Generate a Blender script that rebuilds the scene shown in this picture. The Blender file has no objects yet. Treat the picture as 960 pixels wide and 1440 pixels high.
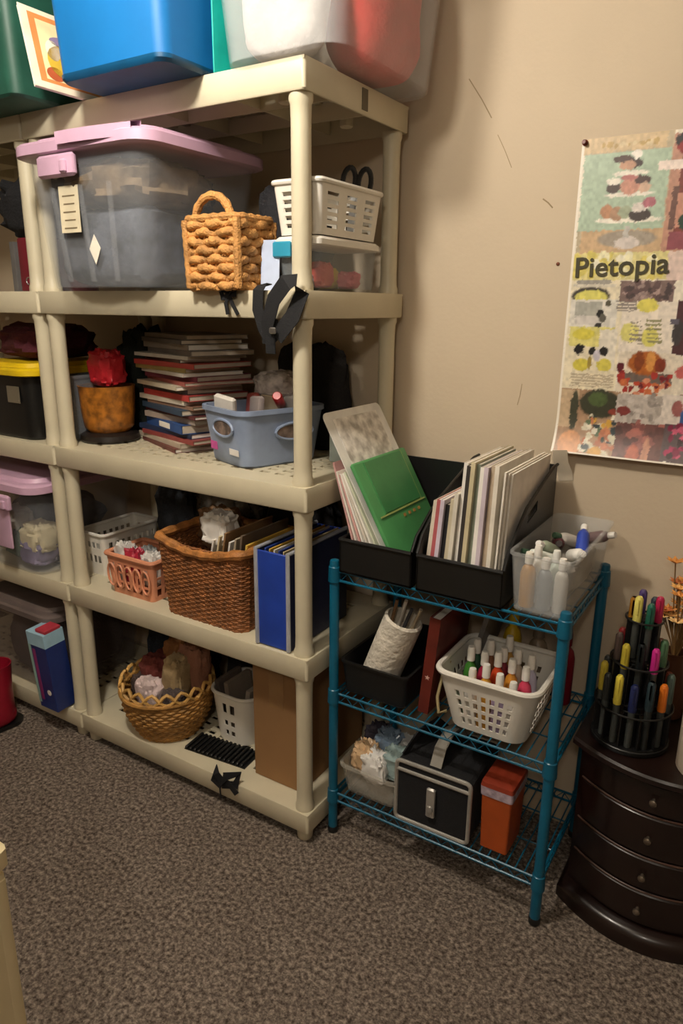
import bpy, math, random
from mathutils import Vector, Matrix, noise
import numpy as np
random.seed(7)
PI = math.pi
scene = bpy.context.scene
COL = scene.collection

# ------------------------------------------------------------------ camera
cam_d = bpy.data.cameras.new('camera')
cam = bpy.data.objects.new('camera', cam_d); COL.objects.link(cam)
R_ = Vector((0.84507049, 0.53457164, 0.00943566)); U_ = Vector((-0.15610474, 0.22982011, 0.9606321)); F_ = Vector((-0.51135817, 0.81327479, -0.27766336))
m = Matrix((R_, U_, -F_)).transposed().to_4x4(); m.translation = Vector((0.917, -1.3042, 1.4026)); cam.matrix_world = m
cam_d.sensor_fit = 'VERTICAL'; cam_d.sensor_height = 36.0; cam_d.lens = 36.0 * 998.96 / 1440.0
cam_d.clip_start = 0.02
scene.camera = cam
# ------------------------------------------------------------------ world, exposure
w = bpy.data.worlds.new('world'); scene.world = w; w.use_nodes = True
w.node_tree.nodes['Background'].inputs[0].default_value = (0.5, 0.42, 0.34, 1)
w.node_tree.nodes['Background'].inputs[1].default_value = 0.02
scene.view_settings.view_transform = 'Standard'; scene.view_settings.look = 'None'
scene.view_settings.gamma = 1.0; scene.view_settings.use_curve_mapping = False
scene.view_settings.exposure = 0.02
LAMP = (-0.08, -0.80, 2.34); LAMP_W = 62.0
FILL_LAMP = (1.15, -2.3, 2.34); FILL_LAMP_W = 33.0

# ------------------------------------------------------------------ helpers
def lin(h):
    h = h.lstrip('#'); c = [int(h[i:i+2], 16)/255 for i in (0, 2, 4)]
    return tuple((x/12.92 if x <= .04045 else ((x+.055)/1.055)**2.4) for x in c)
MATS = {}
def M(name, col, rough=.5, metal=0., alpha=1., var=.12, scale=14., bump=0., bscale=120., col2=None, coat=0., trans=0., spec=.5):
    if name in MATS: return MATS[name]
    mt = bpy.data.materials.new(name); mt.use_nodes = True; nt = mt.node_tree; n = nt.nodes; l = nt.links
    b = n['Principled BSDF']
    tc = n.new('ShaderNodeTexCoord'); nz = n.new('ShaderNodeTexNoise'); nz.inputs['Scale'].default_value = scale; nz.inputs['Detail'].default_value = 4
    l.new(tc.outputs['Object'], nz.inputs['Vector'])
    rp = n.new('ShaderNodeValToRGB'); c = lin(col)
    a = tuple(max(0, x*(1-var)) for x in c) + (1,); d = (tuple(min(1, x*(1+var)) for x in c) if col2 is None else lin(col2)) + (1,)
    rp.color_ramp.elements[0].position = .35; rp.color_ramp.elements[0].color = a
    rp.color_ramp.elements[1].position = .65; rp.color_ramp.elements[1].color = d
    l.new(nz.outputs['Fac'], rp.inputs['Fac']); l.new(rp.outputs['Color'], b.inputs['Base Color'])
    b.inputs['Roughness'].default_value = rough; b.inputs['Metallic'].default_value = metal; b.inputs['Alpha'].default_value = alpha
    b.inputs['Coat Weight'].default_value = coat; b.inputs['Specular IOR Level'].default_value = spec
    if bump:
        nb = n.new('ShaderNodeTexNoise'); nb.inputs['Scale'].default_value = bscale; nb.inputs['Detail'].default_value = 3
        l.new(tc.outputs['Object'], nb.inputs['Vector'])
        bp = n.new('ShaderNodeBump'); bp.inputs['Strength'].default_value = bump; bp.inputs['Distance'].default_value = .01
        l.new(nb.outputs['Fac'], bp.inputs['Height']); l.new(bp.outputs['Normal'], b.inputs['Normal'])
    MATS[name] = mt; return mt

class MB:
    def __init__(s): s.v = []; s.f = []
    def add(s, vs, fs):
        o = len(s.v); s.v += [tuple(x) for x in vs]; s.f += [tuple(i+o for i in f) for f in fs]; return s
    def box(s, c, d, mat=None, bev=0.0):
        x, y, z = (q/2 for q in d)
        if bev <= 0:
            vs = [Vector((a*x, b*y, e*z)) for a in (-1, 1) for b in (-1, 1) for e in (-1, 1)]
            fs = [(0,1,3,2),(4,6,7,5),(0,4,5,1),(2,3,7,6),(0,2,6,4),(1,5,7,3)]
        else:
            bev = min(bev, .45*min(d)); L = []
            for zz, k in ((-z, bev), (-z+bev, 0), (z-bev, 0), (z, bev)):
                L.append([Vector((px, py, zz)) for px, py in rrect(2*x-2*k, 2*y-2*k, bev if k == 0 else bev*.5, 2)])
            t = MB().loft(L, True, True); vs = [Vector(q) for q in t.v]; fs = t.f
        if mat is not None: vs = [mat @ q for q in vs]
        c = Vector(c); return s.add([q+c for q in vs], fs)
    def loft(s, loops, cap0=False, cap1=False, closed=True):
        o = len(s.v); n = len(loops[0])
        for L in loops: s.v += [tuple(q) for q in L]
        for i in range(len(loops)-1):
            for j in range(n if closed else n-1):
                k = (j+1) % n; a = o+i*n
                s.f.append((a+j, a+k, a+n+k, a+n+j))
        if cap0: s.f.append(tuple(o+j for j in reversed(range(n))))
        if cap1: s.f.append(tuple(o+(len(loops)-1)*n+j for j in range(n)))
        return s
    def tube(s, path, r, sides=8, closed=False, cap=True):
        P = [Vector(q) for q in path]; n = len(P); rs = r if isinstance(r, (list, tuple)) else [r]*n
        loops = []; up = None
        for i in range(n):
            t = (P[(i+1) % n]-P[i-1]) if closed else (P[min(i+1, n-1)]-P[max(i-1, 0)])
            t.normalize()
            if up is None: up = Vector((0, 0, 1)) if abs(t.z) < .9 else Vector((1, 0, 0))
            x = up - t*up.dot(t)
            if x.length < 1e-6: x = Vector((1, 0, 0)) - t*t.x
            x.normalize(); up = x; y = t.cross(x)
            loops.append([P[i] + (x*math.cos(a)+y*math.sin(a))*rs[i] for a in (2*PI*k/sides for k in range(sides))])
        if closed: loops.append(loops[0])
        return s.loft(loops, cap and not closed, cap and not closed)
    def lathe(s, prof, n=20, c=(0, 0, 0), cap0=True, cap1=True):
        L = [[(c[0]+r*math.cos(2*PI*k/n), c[1]+r*math.sin(2*PI*k/n), c[2]+z) for k in range(n)] for r, z in prof]
        return s.loft(L, cap0, cap1)
    def prism(s, poly, z0, z1):
        return s.loft([[(x, y, z0) for x, y in poly], [(x, y, z1) for x, y in poly]], True, True)
    def xf(s, mat): s.v = [tuple(mat @ Vector(q)) for q in s.v]; return s
    def shell(s, P, us, vs, solid, th, closed=False):
        """plate with holes: P(u, v, t) with t the inward offset; solid(i, j) says whether a cell is filled"""
        nu = len(us)-1; nv = len(vs)-1; idx = {}
        def g(i, j, t):
            if closed: i %= nu
            k = (i, j, t)
            if k not in idx: idx[k] = len(s.v); s.v.append(tuple(P(us[i], vs[j], th*t)))
            return idx[k]
        def ok(i, j):
            if closed: i %= nu
            return 0 <= i < nu and 0 <= j < nv and solid(i, j)
        for i in range(nu):
            for j in range(nv):
                if not ok(i, j): continue
                s.f.append((g(i,j,0), g(i+1,j,0), g(i+1,j+1,0), g(i,j+1,0)))
                s.f.append((g(i,j,1), g(i,j+1,1), g(i+1,j+1,1), g(i+1,j,1)))
                if not ok(i-1, j): s.f.append((g(i,j,0), g(i,j+1,0), g(i,j+1,1), g(i,j,1)))
                if not ok(i+1, j): s.f.append((g(i+1,j,0), g(i+1,j,1), g(i+1,j+1,1), g(i+1,j+1,0)))
                if not ok(i, j-1): s.f.append((g(i,j,0), g(i,j,1), g(i+1,j,1), g(i+1,j,0)))
                if not ok(i, j+1): s.f.append((g(i,j+1,0), g(i+1,j+1,0), g(i+1,j+1,1), g(i,j+1,1)))
        return s
    def ribbon(s, path, wdirs, wd, th=.0016):
        L = []; P = [Vector(q) for q in path]
        for i, q in enumerate(P):
            t = (P[min(i+1, len(P)-1)]-P[max(i-1, 0)]).normalized(); b = Vector(wdirs[i] if isinstance(wdirs, list) else wdirs)
            b = (b-t*b.dot(t)).normalized(); nn = t.cross(b)
            L.append([q+b*wd/2+nn*th/2, q-b*wd/2+nn*th/2, q-b*wd/2-nn*th/2, q+b*wd/2-nn*th/2])
        return s.loft(L, True, True)
    def mesh(s, name, mat, smooth=False):
        me = bpy.data.meshes.new(name); me.from_pydata(s.v, [], s.f); me.validate()
        me.materials.append(mat)
        if smooth:
            me.polygons.foreach_set('use_smooth', [True]*len(me.polygons))
            try: me.set_sharp_from_angle(angle=math.radians(38))
            except Exception: pass
        me.update(); return me

def rrect(w, d, r, n=4):
    r = max(1e-4, min(r, .49*w, .49*d)); out = []
    for cx, cy, a0 in ((w/2-r, d/2-r, 0), (-w/2+r, d/2-r, PI/2), (-w/2+r, -d/2+r, PI), (w/2-r, -d/2+r, 1.5*PI)):
        for k in range(n+1):
            a = a0+PI/2*k/n; out.append((cx+r*math.cos(a), cy+r*math.sin(a)))
    return out
def rz3(w, d, r, z, n=4): return [(x, y, z) for x, y in rrect(w, d, r, n)]
def empty(name, loc=(0, 0, 0), rz=0., rot=None):
    o = bpy.data.objects.new(name, None); COL.objects.link(o); o.location = loc
    o.rotation_euler = rot if rot is not None else (0, 0, rz); o.empty_display_size = .05; return o
def tag(o, label=None, cat=None, group=None, kind=None):
    if label: o['label'] = label
    if cat: o['category'] = cat
    if group: o['group'] = group
    if kind: o['kind'] = kind
    return o
def thing(name, label, cat, loc, rz=0., group=None, rot=None): return tag(empty(name, loc, rz, rot), label, cat, group)
def part(name, mb, mat, parent=None, smooth=True, label=None, kind=None):
    me = mb.mesh(name, mat, smooth) if isinstance(mb, MB) else mb
    o = bpy.data.objects.new(name, me); COL.objects.link(o)
    if parent is not None: o.parent = parent
    return tag(o, label, None, None, kind)
def solo(name, mb, mat, label, cat, loc=(0, 0, 0), rz=0., group=None, rot=None, smooth=True):
    o = part(name, mb, mat, None, smooth); o.location = loc; o.rotation_euler = rot if rot is not None else (0, 0, rz)
    return tag(o, label, cat, group)
def struct(name, mb, mat, smooth=False):
    o = part(name, mb, mat, None, smooth); o['kind'] = 'structure'; return o
def blob(rx, ry, rz, seed, amp=.18, freq=3., e=.6, nu=40, nv=20):
    amp *= .7; freq *= .8
    """a crumpled bundle resting on z = 0"""
    mb = MB(); L = []; so = Vector((seed*3.7, seed*1.3, seed*7.1))
    f = lambda c: math.copysign(abs(c)**e, c)
    for i in range(1, nv):
        ph = -PI/2+PI*i/nv; row = []
        for k in range(nu):
            th = 2*PI*k/nu
            d = Vector((f(math.cos(ph))*f(math.cos(th)), f(math.cos(ph))*f(math.sin(th)), f(math.sin(ph))))
            q = 1+amp*noise.fractal(d*freq+so, 1., 2., 3)
            row.append((d.x*rx*q, d.y*ry*q, max(0, rz+d.z*rz*(q if d.z > 0 else 1))))
        L.append(row)
    return mb.loft(L, True, True)
def binshell(wb, db, wt, dt, h, r=.03, th=.003, lip=.008, liph=.008, n=5, foot=0.):
    L = [rz3(wb-.012, db-.012, r, 0, n), rz3(wb, db, r, .006, n)]
    for k in (.33, .66, 1):
        L.append(rz3(wb+(wt-wb)*k, db+(dt-db)*k, r, .006+(h-liph-.006)*k, n))
    L += [rz3(wt+2*lip, dt+2*lip, r+lip, h-liph, n), rz3(wt+2*lip, dt+2*lip, r+lip, h, n), rz3(wt-2*th, dt-2*th, r, h, n)]
    for k in (.66, .33, 0): L.append(rz3(wb+(wt-wb)*k-2*th, db+(dt-db)*k-2*th, r, .006+th+(h-.006-th)*k, n))
    return MB().loft(L, True, True)
def lidmesh(w, d, r, h0=.0, h1=.03, n=5, inset=.03, rise=.012):
    return MB().loft([rz3(w-.012, d-.012, r, h0, n), rz3(w, d, r, h0+.003, n), rz3(w, d, r, h1-.006, n), rz3(w-.012, d-.012, r, h1, n),
                      rz3(w-2*inset, d-2*inset, r, h1, n), rz3(w-2*inset-.012, d-2*inset-.012, r, h1+rise, n)], True, True)

# ------------------------------------------------------------------ materials
m_shelf = M('beige_shelf_plastic', '#cdc3a8', .42, var=.05, scale=6, bump=.03, bscale=300)
m_wall = M('beige_wall_paint', '#c9b79d', .75, var=.03, scale=2.5, bump=.06, bscale=90)
m_ceil = M('ceiling_paint', '#d9cfbd', .9, var=.03, bump=.1)
m_teal = M('teal_powder_coat', '#0b5873', .32, var=.08)
m_black = M('black_plastic', '#141414', .38, var=.1)
m_blackf = M('black_fabric', '#0d0d10', .85, var=.2, bump=.2, bscale=400)
m_white = M('white_plastic', '#e2ddd2', .4, var=.03)
m_lav = M('lavender_plastic', '#c8a3bb', .38, var=.05)
m_clear = M('clear_plastic', '#c9cdd2', .18, alpha=.10, var=.05)
m_cloudy = M('cloudy_plastic', '#dfe0e0', .28, alpha=.20, var=.05)
m_card = M('cardboard', '#8f6a42', .85, var=.08, scale=5, bump=.05, bscale=60)
m_paper = M('white_paper', '#e6dfd3', .8, var=.04)
m_dwood = M('espresso_wood', '#1a0e0b', .3, var=.3, scale=9, coat=.2)
m_sea = M('seagrass', '#c08a4c', .7, var=.3, scale=30, bump=.5, bscale=220)
m_wick = M('brown_wicker', '#85522a', .6, var=.35, scale=40, bump=.3, bscale=300)
m_gold = M('golden_wicker', '#a97b3d', .55, var=.35, scale=40, bump=.3, bscale=260)

def carpet_mat():
    mt = bpy.data.materials.new('grey_brown_carpet'); mt.use_nodes = True; nt = mt.node_tree; n = nt.nodes; l = nt.links; b = n['Principled BSDF']
    tc = n.new('ShaderNodeTexCoord')
    a = n.new('ShaderNodeTexNoise'); a.inputs['Scale'].default_value = 95; a.inputs['Detail'].default_value = 5; a.inputs['Roughness'].default_value = .7
    c = n.new('ShaderNodeTexNoise'); c.inputs['Scale'].default_value = 9; c.inputs['Detail'].default_value = 4
    for q in (a, c): l.new(tc.outputs['Object'], q.inputs['Vector'])
    r1 = n.new('ShaderNodeValToRGB'); r1.color_ramp.elements[0].position = .36; r1.color_ramp.elements[1].position = .66
    r1.color_ramp.elements[0].color = (*lin('#483e36'), 1); r1.color_ramp.elements[1].color = (*lin('#b7a898'), 1)
    e = r1.color_ramp.elements.new(.5); e.color = (*lin('#7e7268'), 1)
    l.new(a.outputs['Fac'], r1.inputs['Fac'])
    mx = n.new('ShaderNodeMixRGB'); mx.blend_type = 'MULTIPLY'; mx.inputs['Fac'].default_value = .55
    r2 = n.new('ShaderNodeValToRGB'); r2.color_ramp.elements[0].color = (.68, .65, .63, 1); r2.color_ramp.elements[1].color = (1, 1, 1, 1)
    r2.color_ramp.elements[0].position = .3; r2.color_ramp.elements[1].position = .7
    l.new(c.outputs['Fac'], r2.inputs['Fac']); l.new(r1.outputs['Color'], mx.inputs['Color1']); l.new(r2.outputs['Color'], mx.inputs['Color2'])
    l.new(mx.outputs['Color'], b.inputs['Base Color']); b.inputs['Roughness'].default_value = .95; b.inputs['Specular IOR Level'].default_value = .1
    bp = n.new('ShaderNodeBump'); bp.inputs['Strength'].default_value = .9; bp.inputs['Distance'].default_value = .012
    l.new(a.outputs['Fac'], bp.inputs['Height']); l.new(bp.outputs['Normal'], b.inputs['Normal'])
    return mt

# ------------------------------------------------------------------ room
WY = 0.48; X0, X1, Y0, CH = -3.2, 4.2, -4.6, 2.44
struct('floor', MB().box(((X0+X1)/2, (Y0+WY)/2, -.03), (X1-X0, WY-Y0, .06)), carpet_mat())
struct('wall_back', MB().box(((X0+X1)/2, WY+.05, CH/2), (X1-X0, .1, CH)), m_wall)
struct('wall_left', MB().box((X0-.05, (Y0+WY)/2, CH/2), (.1, WY-Y0+.2, CH)), m_wall)
struct('wall_right', MB().box((X1+.05, (Y0+WY)/2, CH/2), (.1, WY-Y0+.2, CH)), m_wall)
struct('wall_front', MB().box(((X0+X1)/2, Y0-.05, CH/2), (X1-X0, .1, CH)), m_wall)
struct('ceiling', MB().box(((X0+X1)/2, (Y0+WY)/2, CH+.03), (X1-X0, WY-Y0, .06)), m_ceil)
struct('baseboard_back', MB().box(((X0+X1)/2, WY-.007, .045), (X1-X0, .012, .09)), M('baseboard_paint', '#b7a68c', .5))

def ceiling_lamp(loc, watts, label, rad):
    t = thing('ceiling_lamp', label, 'lamp', (loc[0], loc[1], CH-.012))
    part('lamp_base', MB().lathe([(.13, -.012), (.14, -.004), (.14, .010)], 32), M('brushed_nickel', '#9a958c', .35, .9), t)
    g = bpy.data.materials.new('frosted_lamp_glass'); g.use_nodes = True; b = g.node_tree.nodes['Principled BSDF']
    b.inputs['Base Color'].default_value = (.9, .85, .75, 1); b.inputs['Emission Color'].default_value = (1, .88, .7, 1); b.inputs['Emission Strength'].default_value = 4
    part('glass_shade', MB().lathe([(.125, -.012), (.118, -.035), (.095, -.058), (.055, -.075), (.012, -.08)], 32), g, t)
    L = bpy.data.lights.new('bulb', 'POINT'); L.energy = watts; L.color = (1.0, .925, .82); L.shadow_soft_size = rad
    o = bpy.data.objects.new('bulb', L); COL.objects.link(o); o.parent = t; o.location = (0, 0, loc[2]-CH-.06+.012)
ceiling_lamp(LAMP, LAMP_W, 'round frosted ceiling lamp above the tall beige shelves', .065)
ceiling_lamp(FILL_LAMP, FILL_LAMP_W, 'added unseen ceiling lamp giving fill light on the wall', .11)  # unseen lamp added as fill so the wall stays evenly bright

# wall marks
m_scr = M('wall_scuff', '#9c8869', .9)
def mark(name, pts, wd, label):
    solo(name, MB().ribbon([(x, WY-.0006, z) for x, z in pts], (1, 0, .4), wd, .0008), m_scr, label, 'wall mark')

# ------------------------------------------------------------------ tall beige shelving
T = [1.88, 1.436, .996, .554, .095]; SW, SD, TH = .915, .452, .06
def deck_mesh():
    mb = MB(); mb_us = []
    def cuts(n, a, b, web):
        out = [a]; step = (b-a)/n
        for k in range(n): out += [a+step*k+web/2, a+step*(k+1)-web/2]
        return out+[b]
    mx, my = .072, .075
    us = [-SW+.001]+cuts(16, -SW+mx, -mx, .021)+[-.001]; vs = [.001]+cuts(9, my, SD-my, .017)+[SD-.001]
    us = [us[0]]+us[1:]; nu = len(us)-1; nv = len(vs)-1
    def solid(i, j): return not (2 <= i <= nu-3 and 2 <= j <= nv-3 and i % 2 == 0 and j % 2 == 0)
    mb.shell(lambda u, v, t: (u, v, -t), us, vs, solid, .006)
    return mb
def skirt_mesh():
    mb = MB(); c = (-SW/2, SD/2)
    P = lambda w_, d_, z: [(x+c[0], y+c[1], z) for x, y in rrect(w_, d_, .008, 3)]
    return mb.loft([P(SW-.002, SD-.002, 0), P(SW, SD, -.004), P(SW, SD, -TH+.003), P(SW-.004, SD-.004, -TH), P(SW-.014, SD-.014, -TH), P(SW-.014, SD-.014, -.0055), P(SW-.018, SD-.018, 0)])
def rib_mesh():
    mb = MB()
    for y in (.15, .30): mb.box((-SW/2, y, -.026), (SW-.02, .004, .038))
    for x in (-.23, -.457, -.685): mb.box((x, SD/2, -.024), (.004, SD-.02, .034))
    return mb
def post_mesh(h):
    r = .0215
    return MB().lathe([(r+.004, 0), (r+.004, .012), (r+.001, .02), (r, .05), (r, h-.05), (r+.001, h-.02), (r+.004, h-.012), (r+.004, h)], 20)
ME = dict(deck=deck_mesh().mesh('deck', m_shelf), skirt=skirt_mesh().mesh('skirt', m_shelf, True), rib=rib_mesh().mesh('underside_rib', m_shelf),
          socket=MB().lathe([(.014, -.052), (.016, -.05), (.017, -.007)], 12).mesh('post_socket', m_shelf, True),
          slot=MB().box((0, 0, 0), (.003, .024, .044)).mesh('strap_slot', M('shelf_recess_shade', '#6d6552', .8)))  # dark plate on the shelf end; the slot's shade is its colour
posts = {}
def shelving(x, label):
    t = thing('shelving_unit', label, 'shelves', (x, 0, 0), group='tall beige plastic shelving units')
    for k, z in enumerate(T):
        sh = part('shelf', ME['skirt'], None, t); sh.location = (0, 0, z)
        for nm in ('deck', 'rib'):
            q = part({'deck': 'shelf_deck', 'rib': 'underside_rib'}[nm], ME[nm], None, sh)
            if nm == 'rib': q['kind'] = 'stuff'
        for sx in (-.12, -.8):
            for sy in (.10, .35):
                q = part('post_socket', ME['socket'], None, sh); q.location = (sx, sy, 0)
        if k == 0:
            q = part('strap_slot', ME['slot'], None, sh); q.location = (.0005, .235, -.03)
        if k < 4:
            h = z-TH-T[k+1]
            key = round(h, 3)
            if key not in posts: posts[key] = post_mesh(h).mesh('post', m_shelf, True)
            for px in (-.03, -SW+.03):
                for py in (.03, SD-.03):
                    q = part('post', posts[key], None, t); q.location = (px, py, T[k+1])
    if 'foot' not in posts: posts['foot'] = MB().lathe([(.018, 0), (.021, .004), (.024, T[4]-TH)], 16).mesh('foot', m_shelf, True)
    for px in (-.03, -SW+.03):
        for py in (.03, SD-.03):
            q = part('foot', posts['foot'], None, t); q.location = (px, py, 0)
shelving(0, 'tall beige plastic shelving unit beside the teal wire rack')
shelving(-SW-.004, 'tall beige plastic shelving unit cut off by the left edge')

# ------------------------------------------------------------------ teal wire rack
RX0, RX1, RY0, RY1 = .022, .592, .09, .435; RT = [.775, .435, .13]
def wire_rack():
    t = thing('wire_rack', 'teal metal wire rack with three shelves beside the beige shelving', 'rack', (0, 0, 0))
    for k, (x, y) in enumerate(((RX0, RY0), (RX1, RY0), (RX0, RY1), (RX1, RY1))):
        po = part('post', MB().lathe([(.0125, .018), (.0125, .795), (.011, .800), (.004, .803)], 16, (x, y, 0)), m_teal, t)
        part('foot', MB().lathe([(.013, 0), (.0145, .004), (.0145, .016), (.010, .022)], 14, (x, y, 0)), m_black, po)
        for z in RT: part('sleeve', MB().lathe([(.0128, -.032), (.0165, -.03), (.0150, .008), (.0128, .010)], 16, (x, y, z)), m_teal, po)
    def rail(a, b, z, axis):
        mb = MB(); n = 15 if axis == 0 else 9; r = .0033
        mb.tube([a+(z-.003,), b+(z-.003,)], r, 6); mb.tube([a+(z-.027,), b+(z-.027,)], r, 6)
        zz = []
        for i in range(2*n+1):
            f = i/(2*n); zz.append((a[0]+(b[0]-a[0])*f, a[1]+(b[1]-a[1])*f, z-.004-(.022 if i % 2 else 0)))
        mb.tube(zz, .0015, 5); return mb
    for z in RT:
        sh = empty('wire_shelf'); sh.parent = t
        part('front_rail', rail((RX0, RY0), (RX1, RY0), z, 0), m_teal, sh)
        part('back_rail', rail((RX0, RY1), (RX1, RY1), z, 0), m_teal, sh)
        for x in (RX0, RX1): part('side_rail', rail((x, RY0), (x, RY1), z, 1), m_teal, sh)
        mb = MB()
        for k in range(25):
            x = RX0+(RX1-RX0)*(k+.5)/25; mb.tube([(x, RY0, z-.0018), (x, RY1, z-.0018)], .0018, 5)
        for y in (.2, .32): mb.tube([(RX0, y, z-.005), (RX1, y, z-.005)], .0022, 5)
        part('deck_wires', mb, m_teal, sh, kind='stuff')
wire_rack()
# ------------------------------------------------------------------ builders for the things on the shelves
def latch(parent, x, y, z, wd, mat, lean=0.):
    h = part('latch_handle', MB().box((0, 0, 0), (wd, .016, .05), bev=.006).xf(Matrix.Translation((x, y, z)) @ Matrix.Rotation(lean, 4, 'X')), mat, parent)
    part('latch_tab', MB().box((wd*.28, -.011, -.004), (.022, .010, .03), bev=.004).xf(Matrix.Translation((x, y, z)) @ Matrix.Rotation(lean, 4, 'X')), mat, h)
def tote(label, x, y, z, wb, db, wt, dt, h, mbody, mlid, latches=(), rz=0., name='storage_tote', lidh=.03, ribs=0, r=.04):
    t = thing(name, label, 'tote', (x, y, z), rz)
    b = part('body', binshell(wb, db, wt, dt, h, r, .003, .006, .012), mbody, t)
    for k in range(ribs):
        u = (k+1)/(ribs+1)-.5; mb = MB()
        mb.loft([[(u*wb*.94-.006, -db/2+.002, .02), (u*wb*.94+.006, -db/2+.002, .02), (u*wb*.94+.004, -db/2-.005, .02), (u*wb*.94-.004, -db/2-.005, .02)],
                 [(u*wt*.94-.006, -dt/2+.002, h*.75), (u*wt*.94+.006, -dt/2+.002, h*.75), (u*wt*.94+.004, -dt/2-.005, h*.75), (u*wt*.94-.004, -dt/2-.005, h*.75)]], True, True)
        part('rib', mb, mbody, b)
    if mlid is not None:
        part('lid', lidmesh(wt+.045, dt+.045, r+.012, h-.008, h+lidh-.008), mlid, t)
    for lx in latches: latch(t, lx, -dt/2-.022, h-.02, .10, mlid, .05)
    return t
def bundle(label, x, y, z, rx, ry, rz_, mat, seed, amp=.18, freq=3., cat='fabric bundle', name='fabric_bundle', rz=0., e=.6, group=None):
    return solo(name, blob(rx, ry, rz_, seed, amp, freq, e), mat, label, cat, (x, y, z), rz, group)
def slotted(name, label, x, y, z, wb, db, wt, dt, h, r, mat, rows, slots, solid_fn=None, rz=0., th=.0028, rim=.006, cat='basket', nseg=5):
    """plastic basket with rows of slots through its walls"""
    t = thing(name, label, cat, (x, y, z), rz)
    # perimeter sampled so that slots fall on the straight sides
    def loop(w_, d_):
        pts = rrect(w_, d_, r, nseg); return pts
    side = []                                   # (corner arc) + straight pieces
    n = nseg+1
    nside = [slots[0], slots[1], slots[0], slots[1]]
    keys = []
    for c in range(4):
        for k in range(n): keys.append((c*n+k, 0., None))
        m_ = nside[c]
        for q in range(m_):
            keys.append((c*n+n-1, (q+.22)/m_ if m_ else 0, (c, q))); keys.append((c*n+n-1, (q+.78)/m_, None))
    flag = [k[2] is not None for k in keys]
    def P(u, v, tt):
        i, f, _ = keys[int(u) % len(keys)]
        w_ = wb+(wt-wb)*v-2*tt; d_ = db+(dt-db)*v-2*tt
        L = loop(w_, d_); a = L[i]; b = L[(i+1) % len(L)]
        return (a[0]+(b[0]-a[0])*f, a[1]+(b[1]-a[1])*f, h*v)
    us = list(range(len(keys)+1)); vs = [0.]
    for a, b in rows: vs += [a, b]
    vs.append(1.)
    def solid(i, j):
        if not flag[i] or j % 2 == 0: return True
        if solid_fn: return solid_fn(keys[i][2], j//2)
        return False
    b = part('body', MB().shell(P, us, vs, solid, th, True), mat, t, True)
    part('bottom', MB().loft([rz3(wb-.001, db-.001, r, 0, nseg), rz3(wb-.001, db-.001, r, .004, nseg)], True, True), mat, t)
    part('rim', MB().tube([(px, py, h) for px, py in rrect(wt, dt, r, nseg)], rim, 8, True), mat, t)
    return t
def woven(name, label, x, y, z, wb, db, wt, dt, h, r, mat, nrows, nst, amp, rs, rz=0., fine=True, stake=.004, cat='basket', rimr=.01, rimdip=0., seg=2, matrim=None):
    t = thing(name, label, cat, (x, y, z), rz)
    def ring(v, n, off=0., dip=0.):
        w_ = wb+(wt-wb)*v; d_ = db+(dt-db)*v; L = rrect(w_, d_, r, 6); P = [Vector((a, b, 0)) for a, b in L]; out = []
        seglen = [(P[(i+1) % len(P)]-P[i]).length for i in range(len(P))]; tot = sum(seglen)
        for k in range(n):
            s = tot*k/n; i = 0
            while s > seglen[i]: s -= seglen[i]; i = (i+1) % len(P)
            a = P[i]; b = P[(i+1) % len(P)]; q = a+(b-a)*(s/max(seglen[i], 1e-9)); tg = (b-a).normalized(); nn = Vector((tg.y, -tg.x, 0))
            o = off(k) if callable(off) else off
            out.append(Vector((q.x+nn.x*o, q.y+nn.y*o, h*v)))
        return out
    n = nst*seg*2
    rows = MB(); rnd = random.Random(len(label))
    for k in range(nrows):
        v = (k+.5)/nrows; ph = PI*(k % 2)
        pts = ring(v, n, lambda i: amp*math.cos(PI*i/seg/1.0+ph))
        if not fine:
            for q in pts: q.z += rnd.uniform(-1, 1)*h/nrows*.16
            rad = [rs*(1+.10*math.cos(PI*i/seg+ph)+rnd.uniform(-.1, .1)) for i in range(n)]
            part('weave_row', MB().tube(pts, rad, 10, True), mat, t)
        else: rows.tube(pts, rs, 5, True)
    if fine: part('weave', rows, mat, t, kind='stuff')
    st = MB(); b0 = ring(0, nst*2); b1 = ring(1, nst*2)
    for a, b in zip(b0, b1): st.tube([a, b], stake, 5)
    part('stakes', st, mat, t, kind='stuff')
    part('bottom', MB().loft([rz3(wb, db, r, 0, 6), rz3(wb, db, r, .006, 6)], True, True), mat, t)
    rp = ring(1, 72)
    for q in rp: q.z += rimr*.4-rimdip*max(0, 1-(abs(q.x)/(wt*.42))**2)*(1 if q.y < 0 else .3)
    part('rim', MB().tube(rp, [rimr*(1+.14*math.sin(i*1.7)) for i in range(72)], 8, True), matrim or mat, t)
    return t
def book(name, label, cat, w_, d_, th, loc, rot, mcover, group=None, pages=None, ct=.0015):
    """lies flat: width x, depth y, thickness z; spine on the -y side"""
    t = thing(name, label, cat, loc, 0, group, rot)
    mb = MB(); mb.box((0, 0, ct/2), (w_, d_, ct)); mb.box((0, 0, th-ct/2), (w_, d_, ct)); mb.box((0, -d_/2+ct/2, th/2), (w_, ct, th-2*ct))
    part('cover', mb, mcover, t, False)
    part('pages', MB().box((0, .001, th/2), (w_-.004, d_-.006, th-2*ct-.0002)), pages or m_paper, t, False)
    return t
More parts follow.
